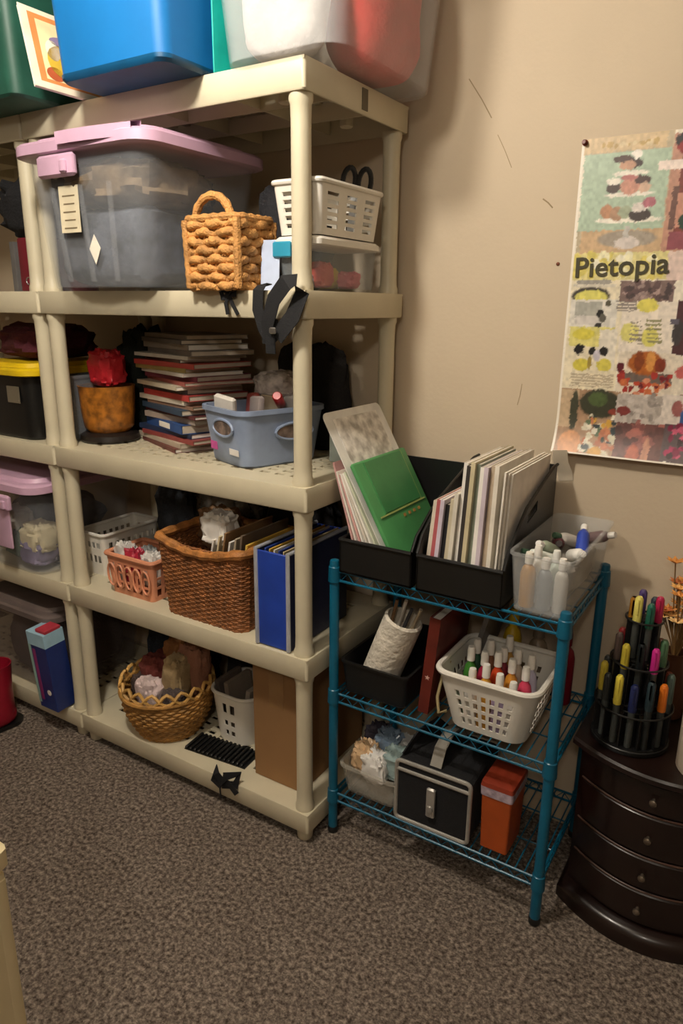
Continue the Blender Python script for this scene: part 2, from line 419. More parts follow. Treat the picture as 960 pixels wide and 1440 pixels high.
def bottle(label, x, y, z, h, r, col, capcol='#ece8df', rot=(0, 0, 0), group=None, cat='bottle', name='paint_bottle'):
    t = thing(name, label, cat, (x, y, z), 0, group, rot)
    part('body', MB().lathe([(r*.9, 0), (r, .004), (r, h*.62), (r*.8, h*.72), (r*.45, h*.77), (r*.45, h*.80)], 16), M('paint_'+col[1:], col, .35), t)
    part('cap', MB().lathe([(r*.58, h*.80), (r*.58, h*.94), (r*.48, h)], 14), M('cap_'+capcol[1:], capcol, .4), t)
    return t
def sheet(name, label, cat, w_, h_, th, loc, rot, mat, group=None):
    """upright sheet: depth along y (w_), height z (h_), thickness x; origin bottom centre"""
    return solo(name, MB().box((0, 0, h_/2), (th, w_, h_), bev=min(.0008, th*.3)), mat, label, cat, loc, 0, group, rot, False)
def fm(hexc, rough=.7, **k): return M('tint_'+hexc[1:], hexc, rough, **k)

# ------------------------------------------------------------------ top of the shelving
Z1 = T[0]
t = tote('bright blue plastic tote overhanging the top shelf', -.428, .10, Z1+.001, .33, .44, .35, .48, .33, M('blue_plastic', '#0667a8', .55, var=.04), M('blue_lid_and_base_shade', '#08486e', .4), name='blue_tote', r=.03)
part('shaded_base', MB().loft([rz3(.322, .432, .03, -.0008, 5), rz3(.334, .444, .03, .006, 5), rz3(.335, .445, .03, .014, 5)], True, True), MATS['blue_lid_and_base_shade'], t)  # underside shade put into the colour: base in the darker lid blue
tote('dark green plastic tote at the end of the top shelf', -.965, .10, Z1, .42, .44, .47, .50, .33, M('dark_green_plastic', '#1c4a3c', .5), M('dark_green_lid', '#16382e', .5), name='green_tote', r=.03)
t = tote('clear plastic bin with red and white fabric on the top shelf', -.056, .195, Z1, .295, .43, .34, .48, .31, m_cloudy, M('clear_lid', '#d8d8d4', .35, alpha=.6), name='clear_bin', r=.055)
bundle('red fabric folded inside the clear bin on the top shelf', .0, .27, Z1+.012, .082, .12, .135, fm('#c8403c', .9, bump=.3), 3, .10, 2.)
bundle('white quilted fabric inside the clear bin on the top shelf', -.085, .055, Z1+.012, .095, .05, .11, fm('#c4bcb8', .9, bump=.5, bscale=60), 5, .12, 4.)
solo('plastic_folder', MB().box((0, 0, .09), (.004, .34, .18), bev=.001), M('turquoise_plastic', '#0fa095', .4), 'turquoise plastic folder wedged between blue tote and clear bin', 'folder', (-.236, .17, Z1))
# picture book between the totes: its face looks to the right
t = thing('picture_book', 'picture book with orange bordered cover between green and blue totes', 'book', (-.655, .02, Z1+.002), 0, None, (0, math.radians(-12), 0)); t.scale = (1, 1, .76)
part('pages', MB().box((-.006, 0, .115), (.008, .30, .226)), m_paper, t, False)
cv = part('cover', MB().box((-.0005, 0, .115), (.003, .31, .23), bev=.001), fm('#e9dcc4', .5), t, False)
def flat_yz(mb, y0, y1, z0, z1, x=.0012): return mb.add([(x, y0, z0), (x, y1, z0), (x, y1, z1), (x, y0, z1)], [(0, 1, 2, 3)])
part('cover_border', flat_yz(MB(), -.135, .135, .02, .215), fm('#d98a4c'), cv, False)
part('cover_panel', flat_yz(MB(), -.118, .118, .03, .20, .0016), fm('#ecd9a8'), cv, False)
for cy, cz, ry, rz_, hx in ((-.06, .09, .045, .05, '#d8b23a'), (-.09, .05, .025, .02, '#b5562e'), (.0, .07, .05, .035, '#6a8a5a'), (-.03, .15, .06, .018, '#8b7a9c'), (-.085, .12, .02, .03, '#f0e6cf')):
    part('cover_figure', MB().add([(.002, cy+ry*math.cos(a), cz+rz_*math.sin(a)) for a in (2*PI*k/18 for k in range(18))], [tuple(range(18))]), fm(hx), cv, False)

# ------------------------------------------------------------------ second shelf
Z2 = T[1]
t = tote('large clear tote of dark clothes with lavender latch lid on second shelf', -.575, .105, Z2, .36, .37, .43, .41, .315, m_clear, m_lav, (), ribs=3, name='clear_tote', r=.05)
latch(t, -.055, -.222, .278, .13, m_lav)
part('front_lip', MB().loft([[(x, -.224-.016*math.cos(x*9), zz) for x in (-.03, .02, .07, .12, .17, .2)] for zz in (.318, .345)]+[[(x, -.19, zz) for x in (-.03, .02, .07, .12, .17, .2)] for zz in (.352, .318)], False, False, False), m_lav, t)
lb = part('paper_label', MB().box((-.045, -.2035, .185), (.07, .0016, .105)), fm('#d8ccae'), t, False)
for k in range(5): part('label_line', MB().box((-.045, -.2046, .215-k*.018), (.045-.006*(k % 2), .0006, .003)), fm('#7a6a50'), lb, False)
part('sticker', MB().prism([(0, .032), (.02, 0), (0, -.036), (-.02, 0)], 0, .0012).xf(Matrix.Translation((.02, -.191, .095)) @ Matrix.Rotation(PI/2, 4, 'X')), fm('#e8dfcf'), t, False)
bundle('slate grey clothes packed inside the large lavender-lidded tote', -.576, .10, Z2+.012, .163, .168, .092, fm('#4a4f5a', .9, bump=.4, bscale=40, var=.5), 11, .10, 4., e=.35)
bundle('brown patterned cloth on top inside the lavender-lidded tote', -.54, .05, Z2+.19, .16, .135, .055, fm('#6b5a44', .9, bump=.4, bscale=40, var=.5), 12, .25, 4.)
bundle('black clothes at the back inside the lavender-lidded tote', -.60, .20, Z2+.19, .15, .06, .055, fm('#17171b', .9, bump=.4), 13, .2, 4.)
# seagrass basket
t = woven('seagrass_basket', 'small chunky seagrass basket with a loop handle on second shelf', -.236, .035, Z2, .142, .118, .152, .126, .15, .018, m_sea, 8, 8, .0042, .0096, fine=False, stake=.004, rimr=.009, seg=4)
mb = MB(); mb.tube([(-.062+.105*(1-math.cos(a))/2, -.045, .15+.052*math.sin(a)) for a in (PI*k/20 for k in range(21))], [.0095*(1+.12*math.sin(k*2.1)) for k in range(21)], 9)
part('handle', mb, m_sea, t)
for sx in (-1, 1):
    for sy in (-1, 1): part('corner_braid', MB().tube([(sx*(.072+.004*k/14), sy*(.06+.004*k/14), .004+.0105*k) for k in range(15)], [.0085*(1+.2*(k % 2)) for k in range(15)], 8), m_sea, t)
# clear box with white lid, slotted basket on it
t = thing('clear_box', 'clear plastic box with white lid under the slotted white basket', 'box', (-.062, .188, Z2))
part('body', binshell(.105, .245, .115, .26, .098, .012, .002, .003, .006), M('clear_box_plastic', '#c8d2d8', .15, alpha=.13), t)
part('lid', lidmesh(.126, .275, .016, .095, .115, inset=.012, rise=.002), m_white, t)
l_ = part('latch', MB().box((-.035, -.139, .088), (.05, .008, .034), bev=.003), M('turquoise_latch', '#2d8fae', .4), t)
for k, (dx, dy, hx) in enumerate(((.01, -.05, '#c9584a'), (-.02, .02, '#e0c33c'), (.015, .06, '#d86f7a'), (-.015, -.08, '#d7d9e6'))):
    bundle(['red craft scrap', 'yellow craft scrap', 'pink craft scrap', 'pale craft scrap'][k]+' inside the small white-lidded clear box', -.062+dx, .188+dy, Z2+.008, .024, .03, .028-.004*k, fm(hx, .7), 30+k, .3, 4., cat='craft scrap', name='craft_scrap')
solo('plastic_pouch', MB().box((0, 0, .055), (.045, .004, .11), bev=.001), M('pale_blue_plastic', '#b9c6e0', .3), 'pale blue plastic pouch beside the small clear box', 'pouch', (-.128, .042, Z2), 0, None, (math.radians(-6), 0, .25))
slotted('slotted_basket', 'white slotted plastic basket on top of the clear box', -.062, .188, Z2+.1185, .108, .245, .130, .27, .108, .012, m_white, [(.14, .22), (.29, .37), (.44, .52), (.59, .67), (.74, .82)], (2, 3))
t = thing('scissors', 'scissors with black loop handles standing in the slotted basket', 'scissors', (-.05, .26, Z2+.127), 0, None, (0, .12, .4))
part('blade', MB().box((-.004, 0, .045), (.012, .002, .09)), M('steel', '#9a9a98', .3, .9), t, False)
part('blade', MB().box((.006, 0.0022, .045), (.012, .002, .09)), MATS['steel'], t, False)
for sx in (-.019, .019):
    part('handle_loop', MB().tube([(sx+.015*math.cos(a), 0, .125+.03*math.sin(a)) for a in (2*PI*k/18 for k in range(18))], .0062, 8, True), m_black, t)

# black straps tied on the shelf edge
def rib(name, label, loc, pieces, mat=None, cat='strap', rz=0.):
    t = thing(name, label, cat, loc, rz)
    for nm, pth, wd, ww in pieces: part(nm, MB().ribbon(pth, wd, ww, .0022), mat or m_blackf, t)
    return t
rib('buckle_strap', 'wide black nylon strap looped over second shelf edge by the corner post', (-.07, -.006, Z2), [
    ('band', [(-.045, .02, .01), (-.045, .004, .012), (-.047, -.008, 0), (-.048, -.010, -.04), (-.03, -.014, -.08), (.0, -.018, -.115)], (1, 0, .2), .03),
    ('loop', [(-.012, -.02, -.115), (-.01, -.024, -.07), (.012, -.03, -.02), (.045, -.03, .015), (.062, -.016, .02), (.066, .0, -.005), (.05, -.014, -.055), (.01, -.02, -.10)], (.55, 0, -.8), .036),
    ('tail', [(.0, -.016, -.06), (-.005, -.022, -.10), (-.006, -.020, -.135)], (1, 0, 0), .026)])
part('buckle', MB().box((-.062, -.036, Z2-.085), (.018, .006, .014), bev=.003), MATS['steel'], None).parent = None
bpy.data.objects['buckle'].parent = bpy.data.objects['buckle_strap']; bpy.data.objects['buckle'].location = (.07, .006, -Z2)
rib('ribbon_bow', 'small black ribbon bow tied on the second shelf edge', (-.205, -.004, Z2-.008), [
    ('loop', [(0, -.004, 0), (-.012, -.01, .012), (-.022, -.008, .006), (-.02, -.006, -.008), (0, -.006, -.004)], (.3, .2, .9), .014),
    ('loop', [(0, -.004, 0), (.012, -.012, .012), (.03, -.008, .010), (.02, -.006, .0), (0, -.006, -.004)], (.3, .2, .9), .013),
    ('tail', [(0, -.006, 0), (-.008, -.009, -.02), (-.004, -.008, -.045)], (1, 0, 0), .010),
    ('tail', [(0, -.006, 0), (.012, -.010, -.022), (.026, -.008, -.045)], (1, 0, .3), .009)])
rib('ribbon_bow', 'black ribbon bow tied on the bottom shelf edge', (-.292, -.004, T[4]-.006), [
    ('loop', [(0, -.004, 0), (-.015, -.012, .028), (-.028, .0, .036), (-.03, -.008, .0), (0, -.008, -.01)], (.3, .2, .9), .022),
    ('loop', [(0, -.004, 0), (.02, -.014, .034), (.05, .01, .038), (.045, .0, .006), (0, -.008, -.004)], (.3, .2, .9), .024),
    ('tail', [(0, -.006, .005), (.03, -.012, .014), (.058, -.01, -.012)], (.2, 0, 1), .020),
    ('tail', [(0, -.006, 0), (-.006, -.010, -.012), (-.004, -.009, -.05)], (1, 0, 0), .004)])

# ------------------------------------------------------------------ third shelf
Z3 = T[2]
t = thing('glass_candle_pot', 'amber glass pot on a dark stand on the third shelf', 'pot', (-.865, .17, Z3))
part('stand', MB().lathe([(.085, 0), (.09, .008), (.088, .022), (.07, .03)], 28), M('dark_stand', '#1d1714', .4), t)
part('glass', MB().lathe([(.060, .03), (.074, .045), (.080, .09), (.084, .165), (.086, .17), (.079, .17), (.074, .10), (.068, .055), (.05, .045)], 32), M('amber_mottled_glass', '#9a5f1f', .3, var=.45, scale=45), t)
bundle('crumpled red foil bag in the amber pot', -.855, .17, Z3+.165, .052, .04, .055, M('red_foil', '#b3202a', .35, bump=.4, bscale=30), 41, .35, 4., cat='bag', name='foil_bag')
bundle('dark bushy stuff behind the amber pot', -.875, .345, Z3+.001, .085, .07, .165, fm('#1b221d', .9, bump=.4), 42, .35, 4., cat='fabric bundle')
mags = ['#6b3a34', '#b7a894', '#8a3f3c', '#24324e', '#2f4f86', '#9d8f84', '#5e2f30', '#33475a', '#8b6d5a', '#cfc4b2', '#a93b3a', '#4b4a52', '#c8bca4', '#a55a52', '#7c3a48', '#d5cfc4', '#9b8a52', '#b1453f', '#5b4a42', '#c4bdb2', '#6d6660', '#8f8579', '#55504c', '#7a6f66']
zz = Z3; rm = random.Random(4); desc = ['lowest', 'second', 'third', 'fourth', 'fifth', 'sixth', 'seventh', 'eighth', 'ninth', 'tenth', 'eleventh', 'twelfth', 'thirteenth', 'fourteenth', 'fifteenth', 'sixteenth', 'seventeenth', 'eighteenth', 'nineteenth', 'twentieth', 'twenty-first', 'twenty-second', 'twenty-third', 'topmost']
for k, hx in enumerate(mags):
    th = rm.choice((.010, .012, .014, .016)) + (.012 if k in (4,) else 0)
    nm = 'catalog' if False else 'magazine'
    b = book(nm, desc[k]+' magazine from the bottom of the tall magazine stack' if k < 23 else 'topmost magazine of the tall magazine stack', 'magazine', 0.285+rm.uniform(-.03, .02), .205+rm.uniform(-.015, .01), th,
         (-.625+rm.uniform(-.022, .022)+k*.0012, .285+rm.uniform(-.012, .012), zz), (0, 0, math.radians(-17+rm.uniform(-7, 7))), fm(hx, .45), 'magazines in the tall stack', M('page_edges', '#b9ac9a', .8) if k % 3 else None)
    if k == 4: part('spine_label', MB().box((.01, -.1035, th/2), (.075, .0015, th*.6)), m_paper, b, False)
    zz += th+.0003
# grey-blue bin
bx, by, brz = -.292, .215, math.radians(-19)
t = thing('plastic_bin', 'grey-blue plastic bin with oval cutouts of craft packets', 'bin', (bx, by, Z3), brz)
part('body', binshell(.185, .235, .215, .27, .152, .035, .003, .006, .012), M('grey_blue_plastic', '#8c9bb6', .4, alpha=.93), t)
for (ox, oy, sx) in ((0, -1, .05), (1, 0, .06)):
    mb = MB(); pts = []
    for k in range(20):
        a = 2*PI*k/20; pts.append((sx*math.cos(a), .022*math.sin(a)))
    fr = MB()
    if oy: mt_ = Matrix.Translation((0.01, -.1305, .10)) @ Matrix.Rotation(PI/2, 4, 'X')
    else: mt_ = Matrix.Translation((.1035, .03, .09)) @ Matrix.Rotation(PI/2, 4, 'Z') @ Matrix.Rotation(PI/2, 4, 'X')
    hp = part('handle_hole', MB().prism(pts, -.002, .0025).xf(mt_), M('bin_contents_dark', '#6b5a50', .8, var=.6, scale=40), t)
    part('hole_rim', MB().tube([mt_ @ Vector((x, y, .002)) for x, y in pts], .004, 6, True), MATS['grey_blue_plastic'], hp)
part('price_sticker', MB().box((-.055, -.1235, .045), (.034, .0015, .022), mat=Matrix.Rotation(.06, 3, 'X')), fm('#c9559c'), t, False)
part('name_sticker', MB().box((.05, -.124, .04), (.045, .0015, .016), mat=Matrix.Rotation(.06, 3, 'X')), fm('#d8d4cf'), t, False)
Rb = Matrix.Rotation(brz, 3, 'Z')
for k, (dx, dy, a, hx, lb_) in enumerate(((-.06, -.08, .3, '#d9d2c8', 'pale'), (-.03, -.03, -.25, '#a5483f', 'brick red'), (.0, .03, .2, '#c4b59c', 'tan'), (.045, -.06, -.2, '#8f8480', 'grey'), (.05, .07, .3, '#d8d8d6', 'white'), (-.05, .08, -.1, '#6e4a3c', 'brown'))):
    q = Rb @ Vector((dx, dy, 0))
    solo('craft_packet', MB().box((0, 0, .075), (.07, .018, .15), bev=.005), fm(hx, .35), lb_+' craft packet standing in the grey-blue bin', 'packet', (bx+q.x, by+q.y, Z3+.0305), 0, 'craft packets in the grey-blue bin', (a*.6, a*.5, brz+a))
bundle('clear plastic bag of red beads on the grey-blue bin', bx+.02, by+.06, Z3+.165, .07, .06, .035, M('clear_bag', '#d8cfca', .2, alpha=.6, var=.4, scale=40), 51, .3, 5., cat='bag', name='plastic_bag')
solo('bead_tube', MB().lathe([(.012, 0), (.013, .003), (.013, .07), (.010, .075)], 14), fm('#c02a2a', .3), 'red bead tube on top of the grey-blue bin', 'tube', (bx+.06, by-.0, Z3+.155), 0, None, (1.1, .4, .3))
solo('gift_box', MB().box((0, 0, .06), (.11, .12, .12), bev=.003), fm('#a8b4ae', .5), 'grey-green gift box behind the corner post on third shelf', 'box', (-.075, .35, Z3), .1)

# ------------------------------------------------------------------ fourth shelf
Z4 = T[3]
slotted('slotted_basket', 'white basket with square holes at the back of the fourth shelf', -.925, .225, Z4, .11, .22, .125, .24, .14, .015, m_white, [(.3, .48), (.66, .80)], (4, 8))
t = slotted('peach_basket', 'peach plastic basket with a lattice front and small trinkets', -.675, .115, Z4, .175, .135, .20, .155, .125, .012, M('peach_plastic', '#d58f6d', .45), [(.12, .30), (.36, .54), (.60, .80)], (6, 4), rim=.0075)
lat = MB()
for k in range(5):
    x = -.072+.036*k; pts = [(x+.017*math.cos(a), -.0755-.006*(.5+.30*math.sin(a)), .062+.036*math.sin(a)) for a in (2*PI*i/14 for i in range(14))]
    lat.tube(pts, .0035, 6, True)
part('lattice', lat, MATS['peach_plastic'], t, kind='stuff')
for k, (dx, dy, hx, lb_) in enumerate(((-.06, -.03, '#cfcac4', 'white'), (-.01, -.04, '#a8243a', 'crimson'), (.04, -.02, '#ded9d2', 'ivory'), (-.03, .03, '#8f908e', 'grey'), (.05, .035, '#b9b2a6', 'beige'), (.0, .0, '#7c3a3a', 'maroon'))):
    bundle(lb_+' trinket bag heaped in the peach basket', -.675+dx, .115+dy, Z4+.03, .032, .028, .06-.004*k, fm(hx, .5), 60+k, .35, 4., cat='bag', name='trinket_bag', group='trinket bags in the peach basket')
wx, wy = -.373, .148
woven('wicker_basket', 'large brown wicker basket filled with papers on fourth shelf', wx, wy, Z4, .285, .235, .315, .262, .222, .03, m_wick, 34, 27, .0026, .0038, fine=True, stake=.0045, rimr=.0135, rimdip=.022, seg=2, matrim=M('honey_wicker', '#a96f38', .55, var=.3, scale=40, bump=.3, bscale=260))
pc = [('#ddd6cc', 'white'), ('#c9b894', 'cream'), ('#8a6844', 'brown'), ('#e5e0d8', 'ivory'), ('#a79880', 'khaki'), ('#6a5a4a', 'dark brown'), ('#d4b04a', 'yellow')]
for k, (hx, nm) in enumerate(pc):
    sheet('folder', nm+' paper folder standing in the wicker basket', 'folder', .205, .235+.012*(k % 3), .006, (wx-.03+.024*k, wy+.01, Z4+.012), (0, math.radians(14-k*1.2), 0), fm(hx, .7), 'folders in the wicker basket')
bundle('rolled white envelopes on top of the wicker basket', wx+.015, wy-.05, Z4+.215, .045, .035, .045, fm('#e2ddd5', .6), 71, .35, 5., cat='envelopes', name='envelope_roll', e=.45)
bundle('crumpled brown paper at the back of the wicker basket', wx-.08, wy+.06, Z4+.15, .06, .05, .065, fm('#7d5c3c', .7), 72, .4, 4., cat='paper', name='crumpled_paper')
bundle('crumpled clear cellophane behind the wicker basket', -.54, .355, Z4+.001, .13, .055, .16, M('cellophane', '#6a6660', .25, alpha=.8, var=.5, scale=30), 73, .4, 4., cat='cellophane', name='cellophane_bundle')
bundle('dark knitted cloth at the back of fourth shelf', -.73, .345, Z4+.001, .09, .07, .15, fm('#22262c', .9, bump=.4), 74, .35, 4.)
# blue accordion case
t = thing('file_case', 'blue file case with silver edges beside the wicker basket', 'file case', (-.115, .15, Z4))
mc = M('royal_blue_plastic', '#1f3f9e', .4); ms = M('silver_trim', '#b9bcc4', .35, .3)
part('front_panel', MB().box((0, -.135, .132), (.092, .006, .258), bev=.002), mc, t)
for s in (-1, 1):
    part('side_panel', MB().box((s*.05, 0, .132), (.006, .27, .262), bev=.002), M('dark_blue_side', '#232a4a', .5), t)
    part('edge_trim', MB().tube([(s*.05, -.138, .004), (s*.05, -.138, .264), (s*.05, .134, .264)], .006, 8), ms, t)
part('back_panel', MB().box((0, .133, .132), (.092, .006, .258), bev=.002), mc, t)
part('bottom_panel', MB().box((0, 0, .004), (.092, .26, .006)), mc, t, False)
for k, (hx, nm, dz) in enumerate((('#27418f', 'blue', 0), ('#c9a23c', 'yellow', -.006), ('#d9d2c4', 'white', -.01), ('#2c3f86', 'navy', .003), ('#b8a57c', 'tan', -.004))):
    sheet('hanging_file', nm+' hanging file inside the blue file case', 'file', .25, .255, .004, (-.145+.0145*k, .15, Z4+.009+dz*.0), (0, 0, 0), fm(hx, .6), 'hanging files in the blue case')

# ------------------------------------------------------------------ bottom shelf
Z5 = T[4]
cx, cy = -.622, .115
t = thing('round_basket', 'round golden wicker basket of craft scraps on the bottom shelf', 'basket', (cx, cy, Z5))
def rr(v): return .094+.046*math.sin(min(1, v*1.15)*PI/2)
rows = MB(); NR = 15; NS = 26
for k in range(NR):
    v = (k+.5)/NR
    rows.tube([((rr(v)+.003*math.cos(PI*i/2+PI*(k % 2)))*math.cos(2*PI*i/(NS*4)), (rr(v)+.003*math.cos(PI*i/2+PI*(k % 2)))*math.sin(2*PI*i/(NS*4)), .15*v) for i in range(NS*4)], .0056, 5, True)
part('weave', rows, m_gold, t, kind='stuff')
part('bottom', MB().lathe([(.10, .0), (.10, .006)], 30), m_gold, t)
zg = MB()
for o in (0, PI): zg.tube([((.143+.004*math.cos(i*PI/2))*math.cos(2*PI*i/80), (.143+.004*math.cos(i*PI/2))*math.sin(2*PI*i/80), .168+.018*math.sin(2*PI*i/80*10+o)) for i in range(80)], .0055, 6, True)
part('zigzag_border', zg, M('pale_wicker', '#c79a55', .55, var=.3), t)
part('rim', MB().tube([(.140*math.cos(2*PI*i/60), .150*math.sin(2*PI*i/60), .150) for i in range(60)], .007, 7, True), m_gold, t)
for k, (dx, dy, dz, a, b, c, hx, lb_) in enumerate(((-.02, -.055, .075, .045, .035, .045, '#d6c0bd', 'pale pink yarn ball'), (-.06, .02, .08, .05, .05, .06, '#6e2f27', 'rust brown felt scrap'), (.045, .0, .09, .035, .04, .07, '#a58d66', 'tan burlap roll'), (.06, .06, .10, .05, .04, .075, '#9a6a52', 'brown suede scrap'), (-.02, .08, .10, .05, .045, .07, '#8a5a30', 'ochre wool scrap'), (.07, -.05, .07, .035, .03, .04, '#4f4340', 'dark grey felt scrap'), (-.085, -.03, .08, .03, .03, .035, '#4a3a34', 'dark brown wool scrap'))):
    bundle(lb_+' in the round golden basket', cx+dx, cy+dy, Z5+dz+.012, a, b, c*1.12, fm(hx, .85, bump=.3), 80+k, .3, 3.5, cat='craft scrap', name='craft_scrap', group='scraps in the round basket')
# white basket with leaf cutouts
def sfn(key, j):
    return False
slotted('cutout_basket', 'white plastic basket with leaf-shaped cutouts on the bottom shelf', -.395, .225, Z5, .145, .15, .17, .175, .165, .05, m_white, [(.14, .25), (.35, .46), (.62, .82)], (2, 2), rim=.006, th=.003)
for k, (dx, a, hx, nm) in enumerate(((-.04, -.35, '#5b5048', 'dark'), (-.01, -.25, '#8a7b6b', 'grey brown'), (.03, .3, '#a09486', 'beige'))):
    sheet('folded_cloth', nm+' folded cloth standing in the cutout basket', 'cloth', .11, .18, .016, (-.395+dx, .225, Z5+.006), (0, a*.5, 0), fm(hx, .9, bump=.3), 'folded cloths in the cutout basket')
t = thing('cardboard_box', 'tall plain cardboard box at the end of the bottom shelf', 'box', (-.152, .235, Z5))
part('body', MB().box((0, 0, .18), (.165, .33, .36), bev=.002), m_card, t, False)
part('top_flap', MB().box((-.041, 0, .3615), (.081, .33, .003)), m_card, t, False)
part('top_flap', MB().box((.041, 0, .3615), (.081, .33, .003)), m_card, t, False)
part('packing_tape', MB().box((0, -.1655, .30), (.05, .0008, .12)), M('packing_tape', '#93714a', .25), t, False)
tr = thing('ridged_mat', 'black ridged rubber mat lying on the bottom shelf', 'mat', (-.385, .098, Z5+.0002), .10)
for k in range(14): part('ridge', MB().box((-.105+.0155*k, 0, .007), (.009, .085, .008), bev=.002), m_black, tr)
part('backing', MB().box((0, 0, .002), (.22, .088, .003)), m_black, tr, False)
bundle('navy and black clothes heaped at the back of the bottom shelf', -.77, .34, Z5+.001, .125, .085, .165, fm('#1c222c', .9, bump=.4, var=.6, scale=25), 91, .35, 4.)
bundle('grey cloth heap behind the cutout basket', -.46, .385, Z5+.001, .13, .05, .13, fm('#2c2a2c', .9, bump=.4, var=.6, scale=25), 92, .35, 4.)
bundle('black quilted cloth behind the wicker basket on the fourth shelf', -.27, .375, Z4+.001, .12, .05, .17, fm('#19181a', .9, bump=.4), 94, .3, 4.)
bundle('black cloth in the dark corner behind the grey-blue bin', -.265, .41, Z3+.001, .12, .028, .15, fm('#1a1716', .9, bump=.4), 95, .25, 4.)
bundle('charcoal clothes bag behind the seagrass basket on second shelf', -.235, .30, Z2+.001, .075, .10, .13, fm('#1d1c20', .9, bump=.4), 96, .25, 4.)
# ------------------------------------------------------------------ wire rack, top shelf
A, B, C_ = RT
def magazine_bin(label, x, y, z, w_, d_, hf, hb, slot):
    """open file bin, sides rising to the back; slot: hand hole in the right side"""
    t = thing('file_bin', label, 'file bin', (x, y, z)); th = .003
    part('bottom', MB().box((0, 0, .002), (w_, d_, .004)), m_black, t, False)
    part('front_panel', MB().box((0, -d_/2+th/2, hf/2), (w_, th, hf), bev=.001), m_black, t, False)
    part('front_rim', MB().tube([(-w_/2, -d_/2, hf), (w_/2, -d_/2, hf)], .005, 8), m_black, t)
    part('back_panel', MB().box((0, d_/2-th/2, hb/2), (w_, th, hb), bev=.001), m_black, t, False)
    for s in (-1, 1):
        ys = [-d_/2, -.15, -.10, -.05, -.033, .033, .08, .137, d_/2]
        top = lambda v: float(np.interp(v, [-d_/2, -.15, -.05, .137, d_/2], [hf+.004, hf+(hb-hf)*.24, hf+(hb-hf)*.65, hb-.001, hb])) if (s == 1 or slot) else hf
        vs = [0, .78, .89, 1.]
        hole = s == 1 and slot
        part('side_panel', MB().shell(lambda u, v, tt: (s*(w_/2-tt), u, top(u)*v), ys, vs, lambda i, j: not (hole and i == 4 and j == 1), th), m_black, t, False)
        part('side_rim', MB().tube([(s*w_/2, u, top(u)) for u in ys], .004, 8), m_black, t)
    return t
magazine_bin('black file bin with green folder on the wire rack', .138, .255, A, .195, .345, .085, .235, False)
magazine_bin('black file bin full of magazines on the wire rack', .352, .255, A, .205, .345, .085, .26, True)
# leaning papers
for k, (x, a, h_, hx, nm) in enumerate(((.078, -17, .27, '#c99a96', 'pink'), (.090, -19, .25, '#e4dcd0', 'cream'), (.102, -20, .245, '#d6a39c', 'rose'), (.114, -22, .25, '#ece7dd', 'white'), (.128, -24, .25, '#d9cfc0', 'beige'), (.142, -26, .26, '#efeadf', 'ivory'), (.158, -28, .27, '#cfd3b8', 'pale green'))):
    sheet('paper_sheaf', nm+' sheaf of papers leaning in the black file bin', 'papers', .22, h_, .005, (x, .225, A+.006), (0, math.radians(a), 0), fm(hx, .7), 'papers leaning beside the green folder')
t = thing('plastic_pocket', 'clear white pocket folder sticking up behind the green folder', 'folder', (.183, .24, A+.006), 0, None, (0, math.radians(-29.5), 0))
part('back_sheet', MB().loft([[(0, y, z) for y, z in [(p_[0], p_[1]+.215) for p_ in rrect(.275, .43, .018, 4)]], [(.002, y, z) for y, z in [(p_[0], p_[1]+.215) for p_ in rrect(.275, .43, .018, 4)]]], True, True), M('frosted_sheet', '#dcd9d2', .3), t, False)
part('printed_page', MB().box((.0032, 0, .33), (.0012, .21, .16)), M('printed_page', '#c9c0b4', .5, var=.35, scale=35, col2='#ece7de'), t, False)
t = thing('green_folder', 'green plastic document folder leaning in the black file bin', 'folder', (.193, .24, A+.006), 0, None, (0, math.radians(-29.5), 0))
mg = M('green_plastic', '#4c8f55', .4, var=.08)
part('body', MB().box((.007, 0, .148), (.012, .265, .295), bev=.004), mg, t)
part('flap', MB().box((.0145, 0.004, .222), (.003, .19, .135), bev=.001), M('dark_green_flap', '#3a7c48', .4), t, False)
part('flap_line', MB().box((.0148, 0, .150), (.002, .235, .004)), M('pale_green_line', '#a3b56a', .4), t, False)
for k in range(4): part('flap_mark', MB().box((.0146, -.01+.026*k, .132), (.0012, .010, .008)), fm('#a97a3c'), t, False)
part('side_line', MB().box((.0148, .098, .22), (.002, .004, .14)), MATS['pale_green_line'], t, False)
# upright magazines
mg_ = [(.268, 14, .205, '#d7cdbb', 'cream'), (.281, 12, .21, '#b05a5e', 'rose red'), (.293, 11, .212, '#cfc3d0', 'lilac'), (.304, 10, .20, '#2a2a2e', 'black spined'), (.316, 10, .215, '#c8bda2', 'sand'), (.327, 9, .23, '#dad3c4', 'ivory'),
       (.339, 8, .30, '#e9e4da', 'white'), (.350, 7, .295, '#3a3634', 'charcoal'), (.361, 7, .305, '#cbbf9c', 'straw'), (.372, 6, .30, '#7c8272', 'olive grey'), (.383, 6, .295, '#eee9e0', 'bright white'), (.395, 5, .297, '#cdbfc8', 'mauve'), (.407, 5, .30, '#b8a68f', 'taupe'), (.419, 4, .302, '#e7dfd0', 'pale buff')]
for k, (x, a, h_, hx, nm) in enumerate(mg_):
    t = thing('magazine', nm+' magazine standing upright in the black file bin', 'magazine', (x-.012, .225, A+.006), 0, 'magazines standing in the file bin', (0, math.radians(a*.38), 0))
    part('pages', MB().box((0, .002, h_/2), (.0075, .215+.01*(k % 3), h_-.003)), M('magazine_pages', '#d9d0c3', .7), t, False)
    part('cover', MB().box((.0042, 0, h_/2), (.0012, .22+.01*(k % 3), h_)).box((-.0042, 0, h_/2), (.0012, .22+.01*(k % 3), h_)).box((0, -.11-.005*(k % 3), h_/2), (.0096, .0012, h_)), fm(hx, .4), t, False)
